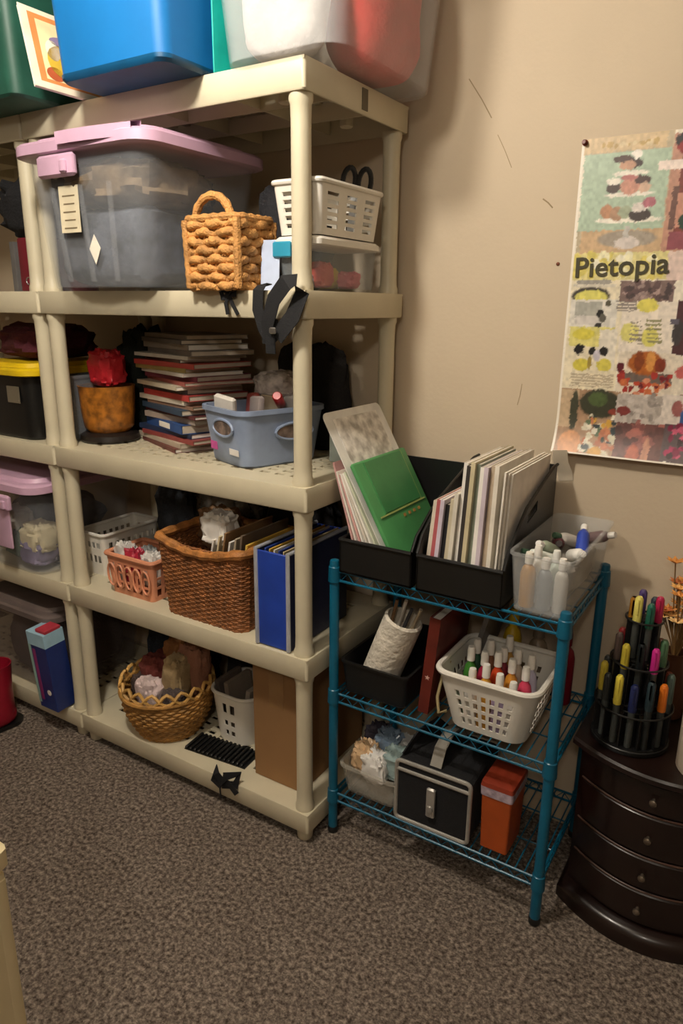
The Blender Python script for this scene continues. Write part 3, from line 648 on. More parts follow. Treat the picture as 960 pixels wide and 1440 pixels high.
t = thing('paper_stack', 'thick stack of loose white paper at the end of the file bin', 'papers', (.427, .245, A+.006), 0, None, (0, math.radians(2), 0))
for k in range(3): part('paper_sheaf', MB().box((-.004+.0045*k, .01*k, .145), (.004, .27, .29-.006*k)), fm(['#e6dfd2', '#ded6c8', '#efe9de'][k]), t, False)
# clear bin of tubes
t = thing('clear_bin', 'clear plastic bin of glue bottles and tubes on the wire rack', 'bin', (.532, .258, A))
part('body', binshell(.112, .335, .132, .355, .137, .015, .002, .0045, .006), M('clear_bin_plastic', '#d3d6d6', .18, alpha=.24), t)
for k, (x, y, h_, r_, hx, cp, nm) in enumerate(((.498, .115, .122, .0165, '#c98f2a', '#efe9dc', 'amber glue'), (.534, .115, .116, .0165, '#7f868c', '#e9e4da', 'grey paint'), (.568, .118, .12, .0145, '#cfcac0', '#f0ece4', 'white paint'), (.505, .152, .128, .015, '#e6e0d4', '#f0ece4', 'white glue'), (.545, .152, .124, .015, '#c9d6c9', '#e8e8e2', 'pale green glue'))):
    bottle(nm+' bottle standing in the clear bin', x, y, A+.0095, h_, r_, hx, cp, group='bottles in the clear bin')
for k, (x, y, z, rot, hx, cp, nm) in enumerate(((.555, .235, .088, (1.2, .1, .5), '#e9e6e0', '#e9e6e0', 'white'), (.575, .24, .095, (-1.0, .3, .4), '#2f48a8', '#e4e2dc', 'blue'), (.515, .25, .085, (1.1, .3, -.4), '#9aa58f', '#e9e6e0', 'sage'), (.50, .32, .085, (1.3, 0, .3), '#5a2f34', '#332a28', 'maroon'), (.55, .33, .088, (1.2, 0, -.6), '#b8b2a8', '#3f5a44', 'beige'), (.53, .20, .08, (1.25, .1, -.9), '#dfe4dc', '#2d4a38', 'mint'), (.545, .38, .085, (1.2, .2, 1.2), '#6d5a5a', '#d8d4cc', 'brown'))):
    bottle(nm+' paint tube lying on top in the clear bin', x, y, A+z+.012, .085, .014, hx, cp, rot, 'tubes heaped in the clear bin', 'paint tube', 'paint_tube')
bundle('tangle of clear wrappers under the tubes in the clear bin', .532, .295, A+.0095, .046, .115, .042, fm('#8f8a82', .4), 101, .25, 5., cat='wrappers', name='wrapper_tangle')

# ------------------------------------------------------------------ wire rack, middle shelf
t = thing('black_tray', 'black plastic tray holding a cream canister on the middle rack shelf', 'tray', (.132, .25, B))
part('body', binshell(.175, .29, .19, .305, .095, .015, .003, .004, .006), m_black, t)
t = thing('canister', 'cream textured canister tilted in the black tray', 'canister', (.116, .16, B+.035), 0, None, (0, math.radians(20), 0))
part('body', MB().lathe([(.046, 0), (.05, .004), (.05, .195), (.046, .20), (.043, .20), (.043, .16), (.0, .158)], 28, cap1=False), M('cream_texture', '#d9d0c0', .8, bump=.6, bscale=70), t)
for k in range(4): part('brush', MB().tube([(-.02+.014*k, .01*(k % 2), .12), (-.035+.022*k, .0, .235+.012*(k % 2))], .0045, 7), fm(['#7a5a3a', '#cfc8bc', '#3a3a3e', '#a99a80'][k]), t)
t = thing('hardback_book', 'dark red hardback book leaning beside the white basket', 'book', (.262, .225, B+.0005), 0, None, (0, math.radians(5), 0))
mr = M('oxblood_cover', '#5f2219', .4, var=.2)
part('pages', MB().box((0, .003, .13), (.022, .19, .25)), m_paper, t, False)
part('cover', MB().box((.0125, 0, .13), (.003, .20, .26)).box((-.0125, 0, .13), (.003, .20, .26)).box((0, -.099, .13), (.028, .003, .26)), mr, t, False)
part('spine_star', MB().prism([((.007 if k % 2 == 0 else .003)*math.sin(PI*k/5), (.007 if k % 2 == 0 else .003)*math.cos(PI*k/5)) for k in range(10)], 0, .0008).xf(Matrix.Translation((0, -.1006, .10)) @ Matrix.Rotation(PI/2, 4, 'X')), fm('#c9a89c'), t, False)
sheet('binder', 'grey binder leaning behind the white basket', 'binder', .17, .25, .012, (.305, .345, B+.001), (0, math.radians(14), 0), fm('#6f6a66', .5))
t = slotted('white_basket', 'white plastic basket of paint bottles on the middle rack shelf', -.011+.436, .205, B, .185, .175, .245, .235, .148, .038, m_white, [(.12, .23), (.29, .40), (.46, .57), (.63, .74)], (7, 6), rim=.0075)
part('handle', MB().tube([(-.118, -.03, .135), (-.128, -.05, .10), (-.130, -.07, .05), (-.118, -.085, .018), (-.104, -.07, .02)], .004, 7), M('tan_cord', '#9a8a62', .6), t)
bc = [('#3c7a2c', 'leaf green'), ('#9a1f3c', 'crimson'), ('#c8451f', 'orange red'), ('#c9862e', 'ochre'), ('#d0425f', 'coral pink'),
      ('#d8d3ca', 'white'), ('#e0a23a', 'golden yellow'), ('#b3a0c0', 'lavender'), ('#b98a3e', 'tan'), ('#e2ddd4', 'ivory'),
      ('#2f5a40', 'dark green'), ('#8a5a3a', 'brown'), ('#7a2230', 'maroon'), ('#c7b8a4', 'beige'), ('#c6c0d4', 'pale lilac')]
pos = [(-.068, -.022, .165), (-.034, -.02, .16), (.0, -.022, .17), (.034, -.02, .16), (.068, -.022, .15), (-.048, -.058, .128), (-.014, -.06, .15), (.02, -.06, .135), (.0, .053, .18), (.052, -.057, .122), (-.068, .016, .17), (-.034, .018, .175), (.0, .016, .165), (.034, .018, .17), (.068, .016, .165)]
for (hx, nm), (dx, dy, h_) in zip(bc, pos):
    bottle(nm+' craft paint bottle standing in the white basket', .425+dx, .205+dy, B+.0045, h_+.014, .0165, hx, group='paint bottles in the white basket')
bottle('tall yellow bottle behind the white basket', .395, .372, B, .225, .024, '#c9a81c', '#c2a31a')
bottle('tall brown bottle behind the white basket', .465, .365, B, .205, .026, '#8a7a66', '#6f6458')
bottle('tall dark red bottle behind the white basket', .535, .368, B, .20, .024, '#7a1626', '#6d1422')

# ------------------------------------------------------------------ wire rack, bottom shelf
t = thing('clear_bin', 'cloudy plastic bin of wrapped sweets on the bottom rack shelf', 'bin', (.125, .195, C_))
part('body', binshell(.15, .175, .175, .20, .092, .02, .003, .005, .007), M('cloudy_bin_plastic', '#c9c2b4', .3, alpha=.35), t)
for k, (dx, dy, dz, hx, nm) in enumerate(((-.04, -.03, .045, '#d8b48a', 'peach'), (.0, -.05, .04, '#e8e4de', 'white'), (.045, -.02, .05, '#9fb3b0', 'mint'), (.0, .02, .07, '#7f93a8', 'light blue'), (.05, .04, .05, '#dcdcd8', 'silver'), (-.045, .045, .06, '#4a4652', 'dark violet'))):
    bundle(nm+' plastic wrapper bag in the cloudy bin', .125+dx, .195+dy, C_+dz, .036, .034, .042, fm(hx, .25), 110+k, .45, 4.5, cat='bag', name='wrapper_bag', group='wrapper bags in the cloudy bin')
t = thing('cosmetic_case', 'black soft case with silver trim and clasp on the bottom rack shelf', 'case', (.310, .195, C_), math.radians(1))
part('body', MB().box((0, 0, .088), (.20, .20, .172), bev=.008), m_blackf, t)
mtrim = M('silver_piping', '#a8a49c', .35, .4)
for y in (-.1005, .1005): part('edge_trim', MB().tube([(x, y, z+.088) for x, z in rrect(.198, .17, .012, 4)], .0055, 8, True), mtrim, t)
part('lid_trim', MB().tube([(-.101, -.1005, .148), (.101, -.1005, .148)], .005, 8), mtrim, t)
part('clasp', MB().box((0, -.106, .085), (.024, .010, .085), bev=.004), M('clasp_steel', '#b5b2ac', .3, .6), t)
part('clasp_button', MB().lathe([(.009, 0), (.008, .004)], 14).xf(Matrix.Translation((0, -.111, .07)) @ Matrix.Rotation(PI/2, 4, 'X')), MATS['clasp_steel'], t)
part('strap_handle', MB().ribbon([(.0, -.085, .176), (.0, -.06, .215), (.0, .0, .235), (.0, .06, .215), (.0, .085, .176)], (1, 0, 0), .03, .004), M('grey_strap', '#8f8a80', .6), t)
part('side_loop', MB().ribbon([(-.09, -.08, .176), (-.07, -.03, .225), (-.05, .03, .23), (-.03, .08, .176)], (.3, 1, 0), .02, .004), m_blackf, t)
t = thing('orange_box', 'orange box with a clear violet lid on the bottom rack shelf', 'box', (.470, .165, C_))
part('body', MB().loft([rz3(.068, .10, .006, 0), rz3(.075, .108, .006, .15)], True, True), M('orange_card', '#a84a1a', .45, var=.12), t)
part('lid_band', MB().loft([rz3(.08, .113, .007, .15), rz3(.082, .115, .007, .175)], True, True), M('violet_clear', '#b9a8b4', .2, alpha=.85, var=.3, scale=60), t)
part('lid', MB().loft([rz3(.082, .115, .007, .175), rz3(.078, .111, .007, .186), rz3(.06, .09, .007, .190)], True, True), M('brown_red_lid', '#8a3420', .35), t)

# ------------------------------------------------------------------ dark bow-front chest
KX, KH, KW = .80, .45, .38
def bow(wd, yc, yf, n=16, back=WY-.02):
    """outline of a bow front: corners at yc, middle at yf"""
    pts = [(-wd/2, back), ]
    for k in range(n+1):
        u = -1+2*k/n; pts.append((u*wd/2, yf+(yc-yf)*u*u))
    pts.append((wd/2, back)); return pts
def plate(poly, z0, z1): return MB().prism(poly, z0, z1)
t = thing('drawer_chest', 'small dark wood bow-front drawer chest under the pen carousel', 'chest', (KX, 0, 0))
part('top', MB().loft([[(x, y, z) for x, y in bow(KW-k, .205+k/2, .14+k/2)] for z, k in ((KH-.022, .012), (KH-.016, .0), (KH-.005, .0), (KH, .008))], True, True), m_dwood, t)
part('carcass', plate(bow(KW-.035, .232, .172), .03, KH-.022), m_dwood, t)
part('plinth', MB().loft([[(x, y, z) for x, y in bow(KW-k, .205+k/2, .135+k/2)] for z, k in ((.0, .0), (.028, .0), (.04, .014), (.046, .03))], True, True), m_dwood, t)
zs = [(.055, .138), (.148, .228), (.238, .338), (.348, .422)]
for z0, z1 in zs:
    d = part('drawer', MB().loft([[(x, y, z) for x, y in bow(KW-.06-k, .221+k/2, .161+k/2, 16, .26)] for z, k in ((z0, .006), (z0+.003, 0), (z1-.003, 0), (z1, .006))], True, True), m_dwood, t)
    part('knob', MB().lathe([(.004, 0), (.004, .008), (.008, .012), (.008, .017), (.004, .02)], 14).xf(Matrix.Translation((0, .162, (z0+z1)/2)) @ Matrix.Rotation(PI/2, 4, 'X')), M('dull_brass', '#7c7062', .35, .8), d)
    part('bead_moulding', MB().tube([(x, y-.001, z1+.004) for x, y in bow(KW-.055, .224, .164, 16, .26)[1:-1]], .0025, 6), M('lighter_edge_wood', '#4a332a', .35), d)  # lighter brown line along the top of each drawer front

# pen carousel on the chest
PX, PY = .718, .272
t = thing('pen_carousel', 'black tiered pen carousel on the dark chest', 'pen holder', (PX, PY, KH))
part('base', MB().lathe([(.082, 0), (.085, .004), (.085, .012), (.08, .016)], 32), m_black, t)
part('column', MB().lathe([(.018, .016), (.018, .30), (.012, .305)], 16), m_black, t)
tiers = [(.070, .016, .095, 13), (.047, .11, .20, 9), (.026, .21, .30, 6)]
for R, z0, z1, n in tiers:
    f = part('tier_floor', MB().lathe([(R+.013, z0-.003), (R+.013, z0+.001)], 28), m_black, t)
    part('tier_ring', MB().tube([((R+.013)*math.cos(2*PI*k/36), (R+.013)*math.sin(2*PI*k/36), z1) for k in range(36)], .0025, 6, True), m_black, t)
    part('tier_ring', MB().tube([((R-.011)*math.cos(2*PI*k/36), (R-.011)*math.sin(2*PI*k/36), z1) for k in range(36)], .0020, 6, True), m_black, t)
    for k in range(n):
        a = 2*PI*(k+.5)/n; c, s = math.cos(a), math.sin(a)
        part('divider', MB().box((0, 0, 0), (.022, .0022, z1-z0), mat=Matrix.Rotation(a, 3, 'Z')).xf(Matrix.Translation((R*c+.001*c, R*s, (z0+z1)/2))), m_black, t, False)
def pen(label, x, y, z, h, r, col, tilt=(0, 0, 0), cap=.42, barrel='#3f423f'):
    q = thing('marker_pen', label, 'pen', (x, y, z), 0, 'pens in the carousel', tilt)
    part('barrel', MB().lathe([(r*.8, 0), (r*.9, .003), (r*.9, h*(1-cap))], 12), M('barrel_'+barrel[1:], barrel, .4), q)
    cp = part('cap', MB().lathe([(r, h*(1-cap)), (r*1.08, h*(1-cap)+.004), (r*1.0, h-.006), (r*.6, h)], 12), M('pencap_'+col[1:], col, .35), q)
    part('clip', MB().box((0, -r*1.15, h-.022), (.003, .0022, .034)), MATS['pencap_'+col[1:]], cp, False)
# angle 0 = +x; the camera sees angles around -120 .. 0 degrees
pens = {0: {-165: '#c9b43c', -141: '#2a2d2c', -117: '#d8c648', -93: '#1c2550', -69: '#1a2148', -45: '#3d4f55', -21: '#d4701f', 3: '#4a5a52', 171: '#35383a', 27: '#7a3a2a', 147: '#4a3a66'},
        1: {-164: '#5a4a44', -131: '#cdb93f', -98: '#3f9a3a', -65: '#23282a', -33: '#c02a80', 0: '#4a6a4c', 33: '#7a5038', 131: '#2c3d6a', 164: '#8a2a2a'},
        2: {-154: '#6a9be0', -103: '#dccf6a', -51: '#1d5a48', 0: '#b01e4a', 51: '#333a44', 154: '#c9872a', 103: '#4b3b6c'}}
cn = {'#c9b43c': 'mustard', '#2a2d2c': 'black', '#d8c648': 'yellow', '#1c2550': 'navy', '#1a2148': 'dark navy', '#3d4f55': 'slate', '#d4701f': 'orange', '#4a5a52': 'grey green', '#35383a': 'charcoal', '#7a3a2a': 'rust', '#4a3a66': 'violet', '#5a4a44': 'brown grey', '#cdb93f': 'dull yellow', '#3f9a3a': 'bright green', '#23282a': 'graphite', '#c02a80': 'magenta', '#4a6a4c': 'moss green', '#7a5038': 'brown', '#2c3d6a': 'denim blue', '#8a2a2a': 'dark red', '#6a9be0': 'light blue', '#dccf6a': 'pale yellow', '#1d5a48': 'deep green', '#b01e4a': 'crimson', '#333a44': 'blue black', '#c9872a': 'amber', '#4b3b6c': 'purple'}
tn = ['lowest', 'middle', 'top']; ph = [.165, .148, .145]
for ti, (R, z0, z1, n) in enumerate(tiers):
    for deg, hx in pens[ti].items():
        # snap to the nearest compartment centre
        k = round(math.radians(deg)*n/(2*PI)); a = 2*PI*k/n
        pen(cn[hx]+' capped pen in the '+tn[ti]+' tier of the carousel', PX+R*math.cos(a), PY+R*math.sin(a), KH+z0+.0012, ph[ti]-(.012 if k % 2 else 0), 0.0086, hx)
# white jar and dried flowers
t = thing('white_canister', 'smooth white canister at the front of the dark chest', 'canister', (.893, .232, KH))
part('body', MB().lathe([(.066, 0), (.069, .004), (.070, .26), (.066, .27), (.05, .273)], 36), M('glazed_white', '#dccdb8', .35, var=.02), t)
part('lid', MB().lathe([(.068, .2731), (.07, .278), (.066, .286), (.02, .29)], 36), MATS['glazed_white'], t)
t = thing('dried_flowers', 'bunch of orange dried flowers in a brown vase behind the white canister', 'flowers', (.775, .425, KH))
part('vase', MB().lathe([(.028, 0), (.034, .005), (.038, .08), (.026, .15), (.03, .17), (.024, .17), (.02, .15)], 24), M('brown_vase', '#4a2c1c', .35), t)
rf = random.Random(9)
for k in range(26):
    a = rf.uniform(0, 2*PI); q = rf.uniform(.2, 1)*.055; top = (q*math.cos(a), q*math.sin(a)*.7-.012, rf.uniform(.25, .39))
    s_ = part('stem', MB().tube([(0, 0, .14), (top[0]*.4, top[1]*.4, .2), top], .0016, 5), fm('#7a5a30'), t)
    fl = MB()
    for j in range(7):
        b = 2*PI*j/7; d = Vector((math.cos(b), math.sin(b), .55)).normalized(); u = Vector((-math.sin(b), math.cos(b), 0)); o = Vector(top)
        fl.add([o, o+d*.014+u*.006, o+d*.026, o+d*.014-u*.006, o+d*.014+Vector((0, 0, .004))], [(0, 1, 4), (1, 2, 4), (2, 3, 4), (3, 0, 4), (0, 3, 2, 1)])
    part('flower_head', fl, fm(rf.choice(['#c9863c', '#d9a45a', '#b0602a', '#e0b878'])), s_, False)

# ------------------------------------------------------------------ left shelving contents
t = thing('binder', 'dark red ring binder on the left shelving, second shelf', 'binder', (-1.02, .16, Z2))
part('cover', MB().box((0, 0, .075), (.075, .22, .148), bev=.003), fm('#6e1526', .45), t)
part('spine_ring', MB().tube([(.010*math.cos(a), -.1105, .03+.010*math.sin(a)) for a in (2*PI*k/16 for k in range(16))], .002, 6, True), MATS['steel'], t)
bundle('black jacket heaped above the dark red binder', -1.06, .17, Z2+.15, .12, .11, .085, fm('#131316', .9, bump=.4), 121, .3, 4.)
sheet('folder', 'grey folder beside the dark red binder', 'folder', .22, .14, .02, (-1.085, .16, Z2), (0, 0, 0), fm('#5d5a58', .6))
t = tote('black tote with a yellow lid on the left shelving, third shelf', -1.165, .17, Z3, .28, .30, .31, .33, .205, m_black, M('yellow_lid', '#d9b714', .4), name='black_tote', lidh=.024)
part('paper_label', MB().box((.075, -.166, .14), (.06, .0016, .05)), fm('#6b6250'), t, False)
bundle('dark red cloth on top of the yellow-lidded tote', -1.17, .2, Z3+.235, .13, .12, .055, fm('#4a1420', .9, bump=.3), 122, .3, 4.)
t = thing('clear_bin', 'grey clear bin beside the yellow-lidded tote', 'bin', (-.952, .235, Z3))
part('body', binshell(.06, .30, .075, .32, .20, .02, .003, .005, .008), M('grey_clear', '#8f9296', .3, alpha=.35), t)
part('band', MB().box((0, -.162, .13), (.07, .003, .012)), m_white, t, False)
t = tote('clear tote of toys with a lavender lid on the left shelving, fourth shelf', -1.235, .18, Z4, .40, .37, .455, .41, .29, m_clear, m_lav, (), ribs=0, name='clear_tote', r=.05)
latch(t, .10, -.235, .25, .10, m_lav)
part('handle_drop', MB().box((.095, -.228, .17), (.07, .008, .15), bev=.004), m_lav, t)
for k, (dx, dz, hx, nm) in enumerate(((.13, .05, '#d6c9a4', 'cream'), (.05, .02, '#5a6a5c', 'green'), (.12, .005, '#7a6f8e', 'purple'), (.0, .08, '#b7b0a4', 'grey'))):
    bundle(nm+' toy packed inside the lavender-lidded tote of toys', -1.235+dx, .05, Z4+.012+dz, .055, .05, .05, fm(hx, .6), 130+k, .3, 4., cat='toy', name='plastic_toy', group='toys in the clear tote')
bundle('dark toys filling the back of the tote of toys', -1.235, .22, Z4+.012, .17, .10, .10, fm('#4b4850', .8, var=.5), 135, .25, 4., cat='toys', name='toy_heap')
t = thing('clear_tote', 'smoky clear tote of clothes on the left shelving, bottom shelf', 'tote', (-1.25, .21, Z5))
part('body', binshell(.38, .36, .42, .40, .29, .045, .003, .006, .012), M('smoky_plastic', '#8a7d78', .22, alpha=.22), t)
part('lid', lidmesh(.45, .43, .055, .285, .312), M('smoky_lid', '#6f625e', .35, alpha=.9), t)
bundle('dark brown clothes inside the smoky tote', -1.25, .21, Z5+.012, .165, .15, .11, fm('#3b2a28', .9, bump=.4, var=.5), 141, .15, 4., e=.4)
t = thing('snack_box', 'navy blue printed box leaning over the left bottom shelf edge', 'box', (-1.024, -.005, Z5+.0045), 0, None, (math.radians(4), math.radians(-1), 0))
part('body', MB().box((.0, 0, .12), (.09, .075, .24), bev=.002), fm('#1d2f6b', .35), t, False)
part('top_band', MB().box((0, -.0005, .262), (.09, .076, .05), bev=.002), fm('#9fc3d6', .35), t, False)
part('side_strip', MB().box((-.039, -.0378, .13), (.012, .0012, .22)), fm('#8fb0a6'), t, False)
part('stripe', MB().box((-.02, -.0379, .13), (.014, .0012, .19)), fm('#8a2a66'), t, False)
part('logo_dot', MB().lathe([(.010, 0), (.010, .001)], 14).xf(Matrix.Translation((.02, -.0378, .07)) @ Matrix.Rotation(PI/2, 4, 'X')), m_paper, t, False)
part('top_flap', MB().box((.02, 0, .292), (.05, .06, .012), bev=.002), fm('#b03040'), t, False)
t = thing('red_boot', 'dark red rubber boot standing on the carpet', 'boot', (-1.215, -.10, 0), math.radians(-10))
part('shaft', MB().lathe([(.042, .03), (.047, .06), (.045, .14), (.052, .235), (.049, .235), (.043, .15)], 22), M('red_rubber', '#8a1226', .3), t)
part('toe', blob(.045, .085, .038, 151, .03, 1.5, .75).xf(Matrix.Translation((0, -.035, .006))), MATS['red_rubber'], t)
part('sole', MB().loft([rz3(.085, .19, .04, 0, 6), rz3(.09, .195, .042, .014, 6)], True, True).xf(Matrix.Translation((0, -.03, 0))), m_black, t)

# ------------------------------------------------------------------ cream cabinet at the near left corner
mcab = M('cream_paint', '#d8c8a0', .5, var=.03)
t = thing('cream_cabinet', 'cream painted cabinet at the near lower left corner', 'cabinet', (-.131, -1.083, 0.0))
part('body', MB().box((0, 0, .33), (.482, .418, .66), bev=.004), mcab, t, False)
part('top', MB().box((0, 0, .684), (.50, .43, .05), bev=.012), mcab, t)
for k in range(3):
    d = part('drawer', MB().box((0, -.205, .12+.2*k), (.43, .012, .18), bev=.003), mcab, t, False)
    part('knob', MB().lathe([(.006, 0), (.006, .012), (.013, .018), (.011, .026)], 14).xf(Matrix.Translation((0, -.211, .12+.2*k)) @ Matrix.Rotation(PI/2, 4, 'X')), MATS['steel'], d)
for sx in (-1, 1): part('corner_trim', MB().box((sx*.231, .2, .325), (.022, .018, .65), bev=.003), mcab, t)

# ------------------------------------------------------------------ poster: flat print on a curling sheet
POST = [('r',0.435,1.528,0.62,1.768,'#b9a98c'),('r',0.437,1.576,0.619,1.736,'#a9bba4'),('r',0.424,1.737,0.607,1.768,'#cdb48c'),(
        'n',0.471,1.747,0.595,1.752,14,0.006,['#b89a62','#d8c49c']),('r',0.445,1.528,0.632,1.576,'#c6a680'),('e',0.546,1.555,0.063,0.018,'#a09484'),('e',0.547,1.546,0.027,0.013,'#cfc4bc'),(
        'r',0.539,1.556,0.549,1.582,'#b9b4ac'),('e',0.544,1.595,0.071,0.007,'#e9e2d2'),('e',0.541,1.648,0.053,0.005,'#e4ddcf'),('e',0.539,1.691,0.038,0.006,'#e4ddcf'),(
        'e',0.496,1.614,0.014,0.015,'#b58462'),('e',0.518,1.609,0.014,0.015,'#a98468'),('e',0.536,1.611,0.014,0.014,'#9aa288'),('e',0.568,1.604,0.024,0.013,'#3f332e'),(
        'e',0.568,1.62,0.019,0.01,'#d9cfc6'),('e',0.585,1.629,0.014,0.011,'#b06a74'),('e',0.506,1.663,0.015,0.012,'#4a3a34'),('e',0.505,1.676,0.015,0.008,'#e6dfd2'),(
        'e',0.541,1.664,0.021,0.017,'#c28c78'),('e',0.566,1.676,0.017,0.009,'#4d3833'),('e',0.538,1.682,0.018,0.006,'#b0706a'),('e',0.571,1.66,0.013,0.01,'#c9a890'),(
        'e',0.521,1.72,0.019,0.008,'#4a342c'),('e',0.547,1.71,0.016,0.01,'#3f2f2a'),('e',0.531,1.707,0.018,0.009,'#c0957a'),('e',0.549,1.728,0.011,0.009,'#e8e2d6'),(
        'r',0.62,1.527,0.692,1.76,'#b98a74'),('r',0.64,1.529,0.692,1.754,'#7a3a30'),('e',0.64,1.747,0.017,0.014,'#1f1816'),('r',0.595,1.692,0.685,1.709,'#e9d8cc'),(
        'e',0.642,1.733,0.012,0.014,'#8a1f1c'),('r',0.629,1.571,0.644,1.657,'#6a4a40'),('r',0.641,1.575,0.697,1.643,'#c08a74'),('e',0.662,1.585,0.014,0.017,'#1f3a2a'),(
        'r',0.632,1.53,0.705,1.566,'#8f4a52'),('r',0.424,1.467,0.645,1.528,'#d9cd8c'),('n',0.441,1.471,0.636,1.522,30,0.012,['#e6dfb8','#d2c264','#e9e2c8']),(
        'r',0.639,1.465,0.712,1.527,'#d8c0b4'),('r',0.431,1.217,0.557,1.467,'#e0d4b8'),('r',0.546,1.42,0.66,1.466,'#7c6660'),(
        'n',0.551,1.426,0.655,1.463,40,0.008,['#5f4a48','#95807a','#4a3c3c','#a98f88']),('r',0.555,1.308,0.67,1.42,'#e2d6c6'),('r',0.448,1.459,0.522,1.467,'#9a948a'),(
        'r',0.439,1.451,0.535,1.458,'#cfc6b4'),('e',0.48,1.432,0.044,0.02,'#3c3630'),('e',0.481,1.428,0.037,0.017,'#d7cf6a'),('r',0.435,1.362,0.542,1.423,'#d8d2c6'),(
        'r',0.447,1.384,0.51,1.42,'#a9a79c'),('r',0.45,1.368,0.512,1.388,'#c9c2ba'),('e',0.506,1.393,0.009,0.009,'#15120f'),('e',0.513,1.383,0.008,0.011,'#5a564c'),(
        'e',0.504,1.365,0.008,0.007,'#2a2622'),('e',0.522,1.415,0.007,0.006,'#55503e'),('e',0.53,1.35,0.011,0.008,'#4a4238'),('e',0.511,1.343,0.013,0.005,'#8a8276'),(
        'r',0.44,1.316,0.542,1.362,'#d6cc7c'),('e',0.473,1.345,0.026,0.013,'#cfc24a'),('r',0.509,1.265,0.551,1.359,'#ded5c4'),('e',0.465,1.31,0.012,0.013,'#14110f'),(
        'e',0.497,1.306,0.008,0.01,'#17130f'),('e',0.523,1.307,0.01,0.01,'#1c1814'),('e',0.474,1.274,0.02,0.015,'#cfc04a'),('e',0.527,1.275,0.017,0.016,'#d0c254'),(
        'e',0.493,1.28,0.005,0.015,'#a08a40'),('e',0.508,1.297,0.008,0.013,'#c8c0c8'),('r',0.453,1.248,0.552,1.252,'#b9aa90'),('r',0.453,1.242,0.552,1.245,'#b9aa90'),(
        'r',0.454,1.235,0.553,1.238,'#b9aa90'),('r',0.455,1.228,0.554,1.232,'#b9aa90'),('r',0.455,1.222,0.555,1.225,'#b9aa90'),('e',0.608,1.411,0.024,0.015,'#d6ca5e'),(
        'e',0.577,1.351,0.021,0.022,'#d8cf78'),('e',0.621,1.343,0.018,0.022,'#d5cc6a'),('r',0.573,1.373,0.6,1.377,'#8c8270'),('r',0.609,1.377,0.642,1.38,'#8f8a62'),(
        'r',0.574,1.364,0.601,1.367,'#8c8270'),('r',0.61,1.368,0.643,1.371,'#8f8a62'),('r',0.575,1.355,0.602,1.358,'#8c8270'),('r',0.611,1.359,0.644,1.362,'#8f8a62'),(
        'r',0.576,1.345,0.604,1.348,'#8c8270'),('r',0.612,1.349,0.645,1.352,'#8f8a62'),('r',0.577,1.336,0.605,1.339,'#8c8270'),('r',0.613,1.34,0.646,1.343,'#8f8a62'),(
        'r',0.578,1.326,0.606,1.329,'#8c8270'),('r',0.615,1.331,0.648,1.334,'#8f8a62'),('r',0.539,1.417,0.584,1.42,'#8a8078'),('r',0.54,1.411,0.585,1.414,'#8a8078'),(
        'r',0.541,1.404,0.586,1.408,'#8a8078'),('r',0.542,1.398,0.587,1.401,'#8a8078'),('r',0.67,1.305,0.73,1.421,'#4a2a2c'),('e',0.677,1.354,0.011,0.03,'#3c3636'),(
        'r',0.66,1.372,0.677,1.384,'#5a5560'),('r',0.558,1.212,0.68,1.308,'#d9ccb8'),('r',0.562,1.238,0.684,1.263,'#6a5c54'),('e',0.619,1.284,0.04,0.027,'#a55a20'),(
        'e',0.604,1.288,0.01,0.023,'#7c3a14'),('e',0.629,1.289,0.01,0.023,'#c98a44'),('e',0.651,1.281,0.012,0.016,'#7a3018'),('e',0.565,1.273,0.008,0.01,'#5a1420'),(
        'n',0.563,1.207,0.678,1.26,34,0.008,['#8a2420','#b4442a','#6c1c24','#c0683c','#d08a6a','#a03028']),('r',0.681,1.218,0.744,1.305,'#dcd0bc'),('e',0.697,1.267,0.012,0.016,'#c0605a'),(
        'r',0.432,1.029,0.572,1.216,'#a8876a'),('r',0.427,1.122,0.477,1.213,'#c2a888'),('e',0.528,1.184,0.049,0.034,'#39392a'),('e',0.522,1.194,0.023,0.017,'#4c5c34'),(
        'e',0.468,1.162,0.01,0.052,'#3f4030'),('e',0.571,1.167,0.022,0.009,'#8a3c30'),('e',0.468,1.084,0.028,0.032,'#d59a6c'),('e',0.459,1.051,0.021,0.018,'#dca27a'),(
        'n',0.494,1.034,0.572,1.154,60,0.009,['#3b4638','#b06a48','#d0c8b0','#c99a3c','#5c6c50','#2f3a3c','#c07a54','#e0d8c4']),('e',0.532,1.067,0.017,0.017,'#cc9a44'),(
        'r',0.567,1.142,0.67,1.211,'#b9aea4'),('n',0.573,1.144,0.663,1.211,26,0.008,['#c9bfb6','#a99e94','#8f867e']),('e',0.583,1.172,0.016,0.011,'#7a3430'),(
        'r',0.573,1.037,0.683,1.145,'#6a443e'),('n',0.579,1.037,0.677,1.15,44,0.01,['#4e322e','#7f4a44','#915a52','#5c3a36','#a8665a']),('e',0.618,1.07,0.014,0.027,'#b4624a'),(
        'e',0.645,1.08,0.008,0.033,'#c08a70'),('r',0.667,1.147,0.755,1.217,'#d8ccc0'),('e',0.699,1.186,0.012,0.019,'#9a5c58'),('e',0.714,1.163,0.007,0.023,'#3a5a94'),(
        'r',0.678,1.043,0.766,1.15,'#5a4a4a'),('n',0.686,1.078,0.745,1.15,26,0.009,['#a82a54','#c85a74','#3a2426','#7a1c3c']),('e',0.694,1.058,0.014,0.01,'#e6dfd2')]
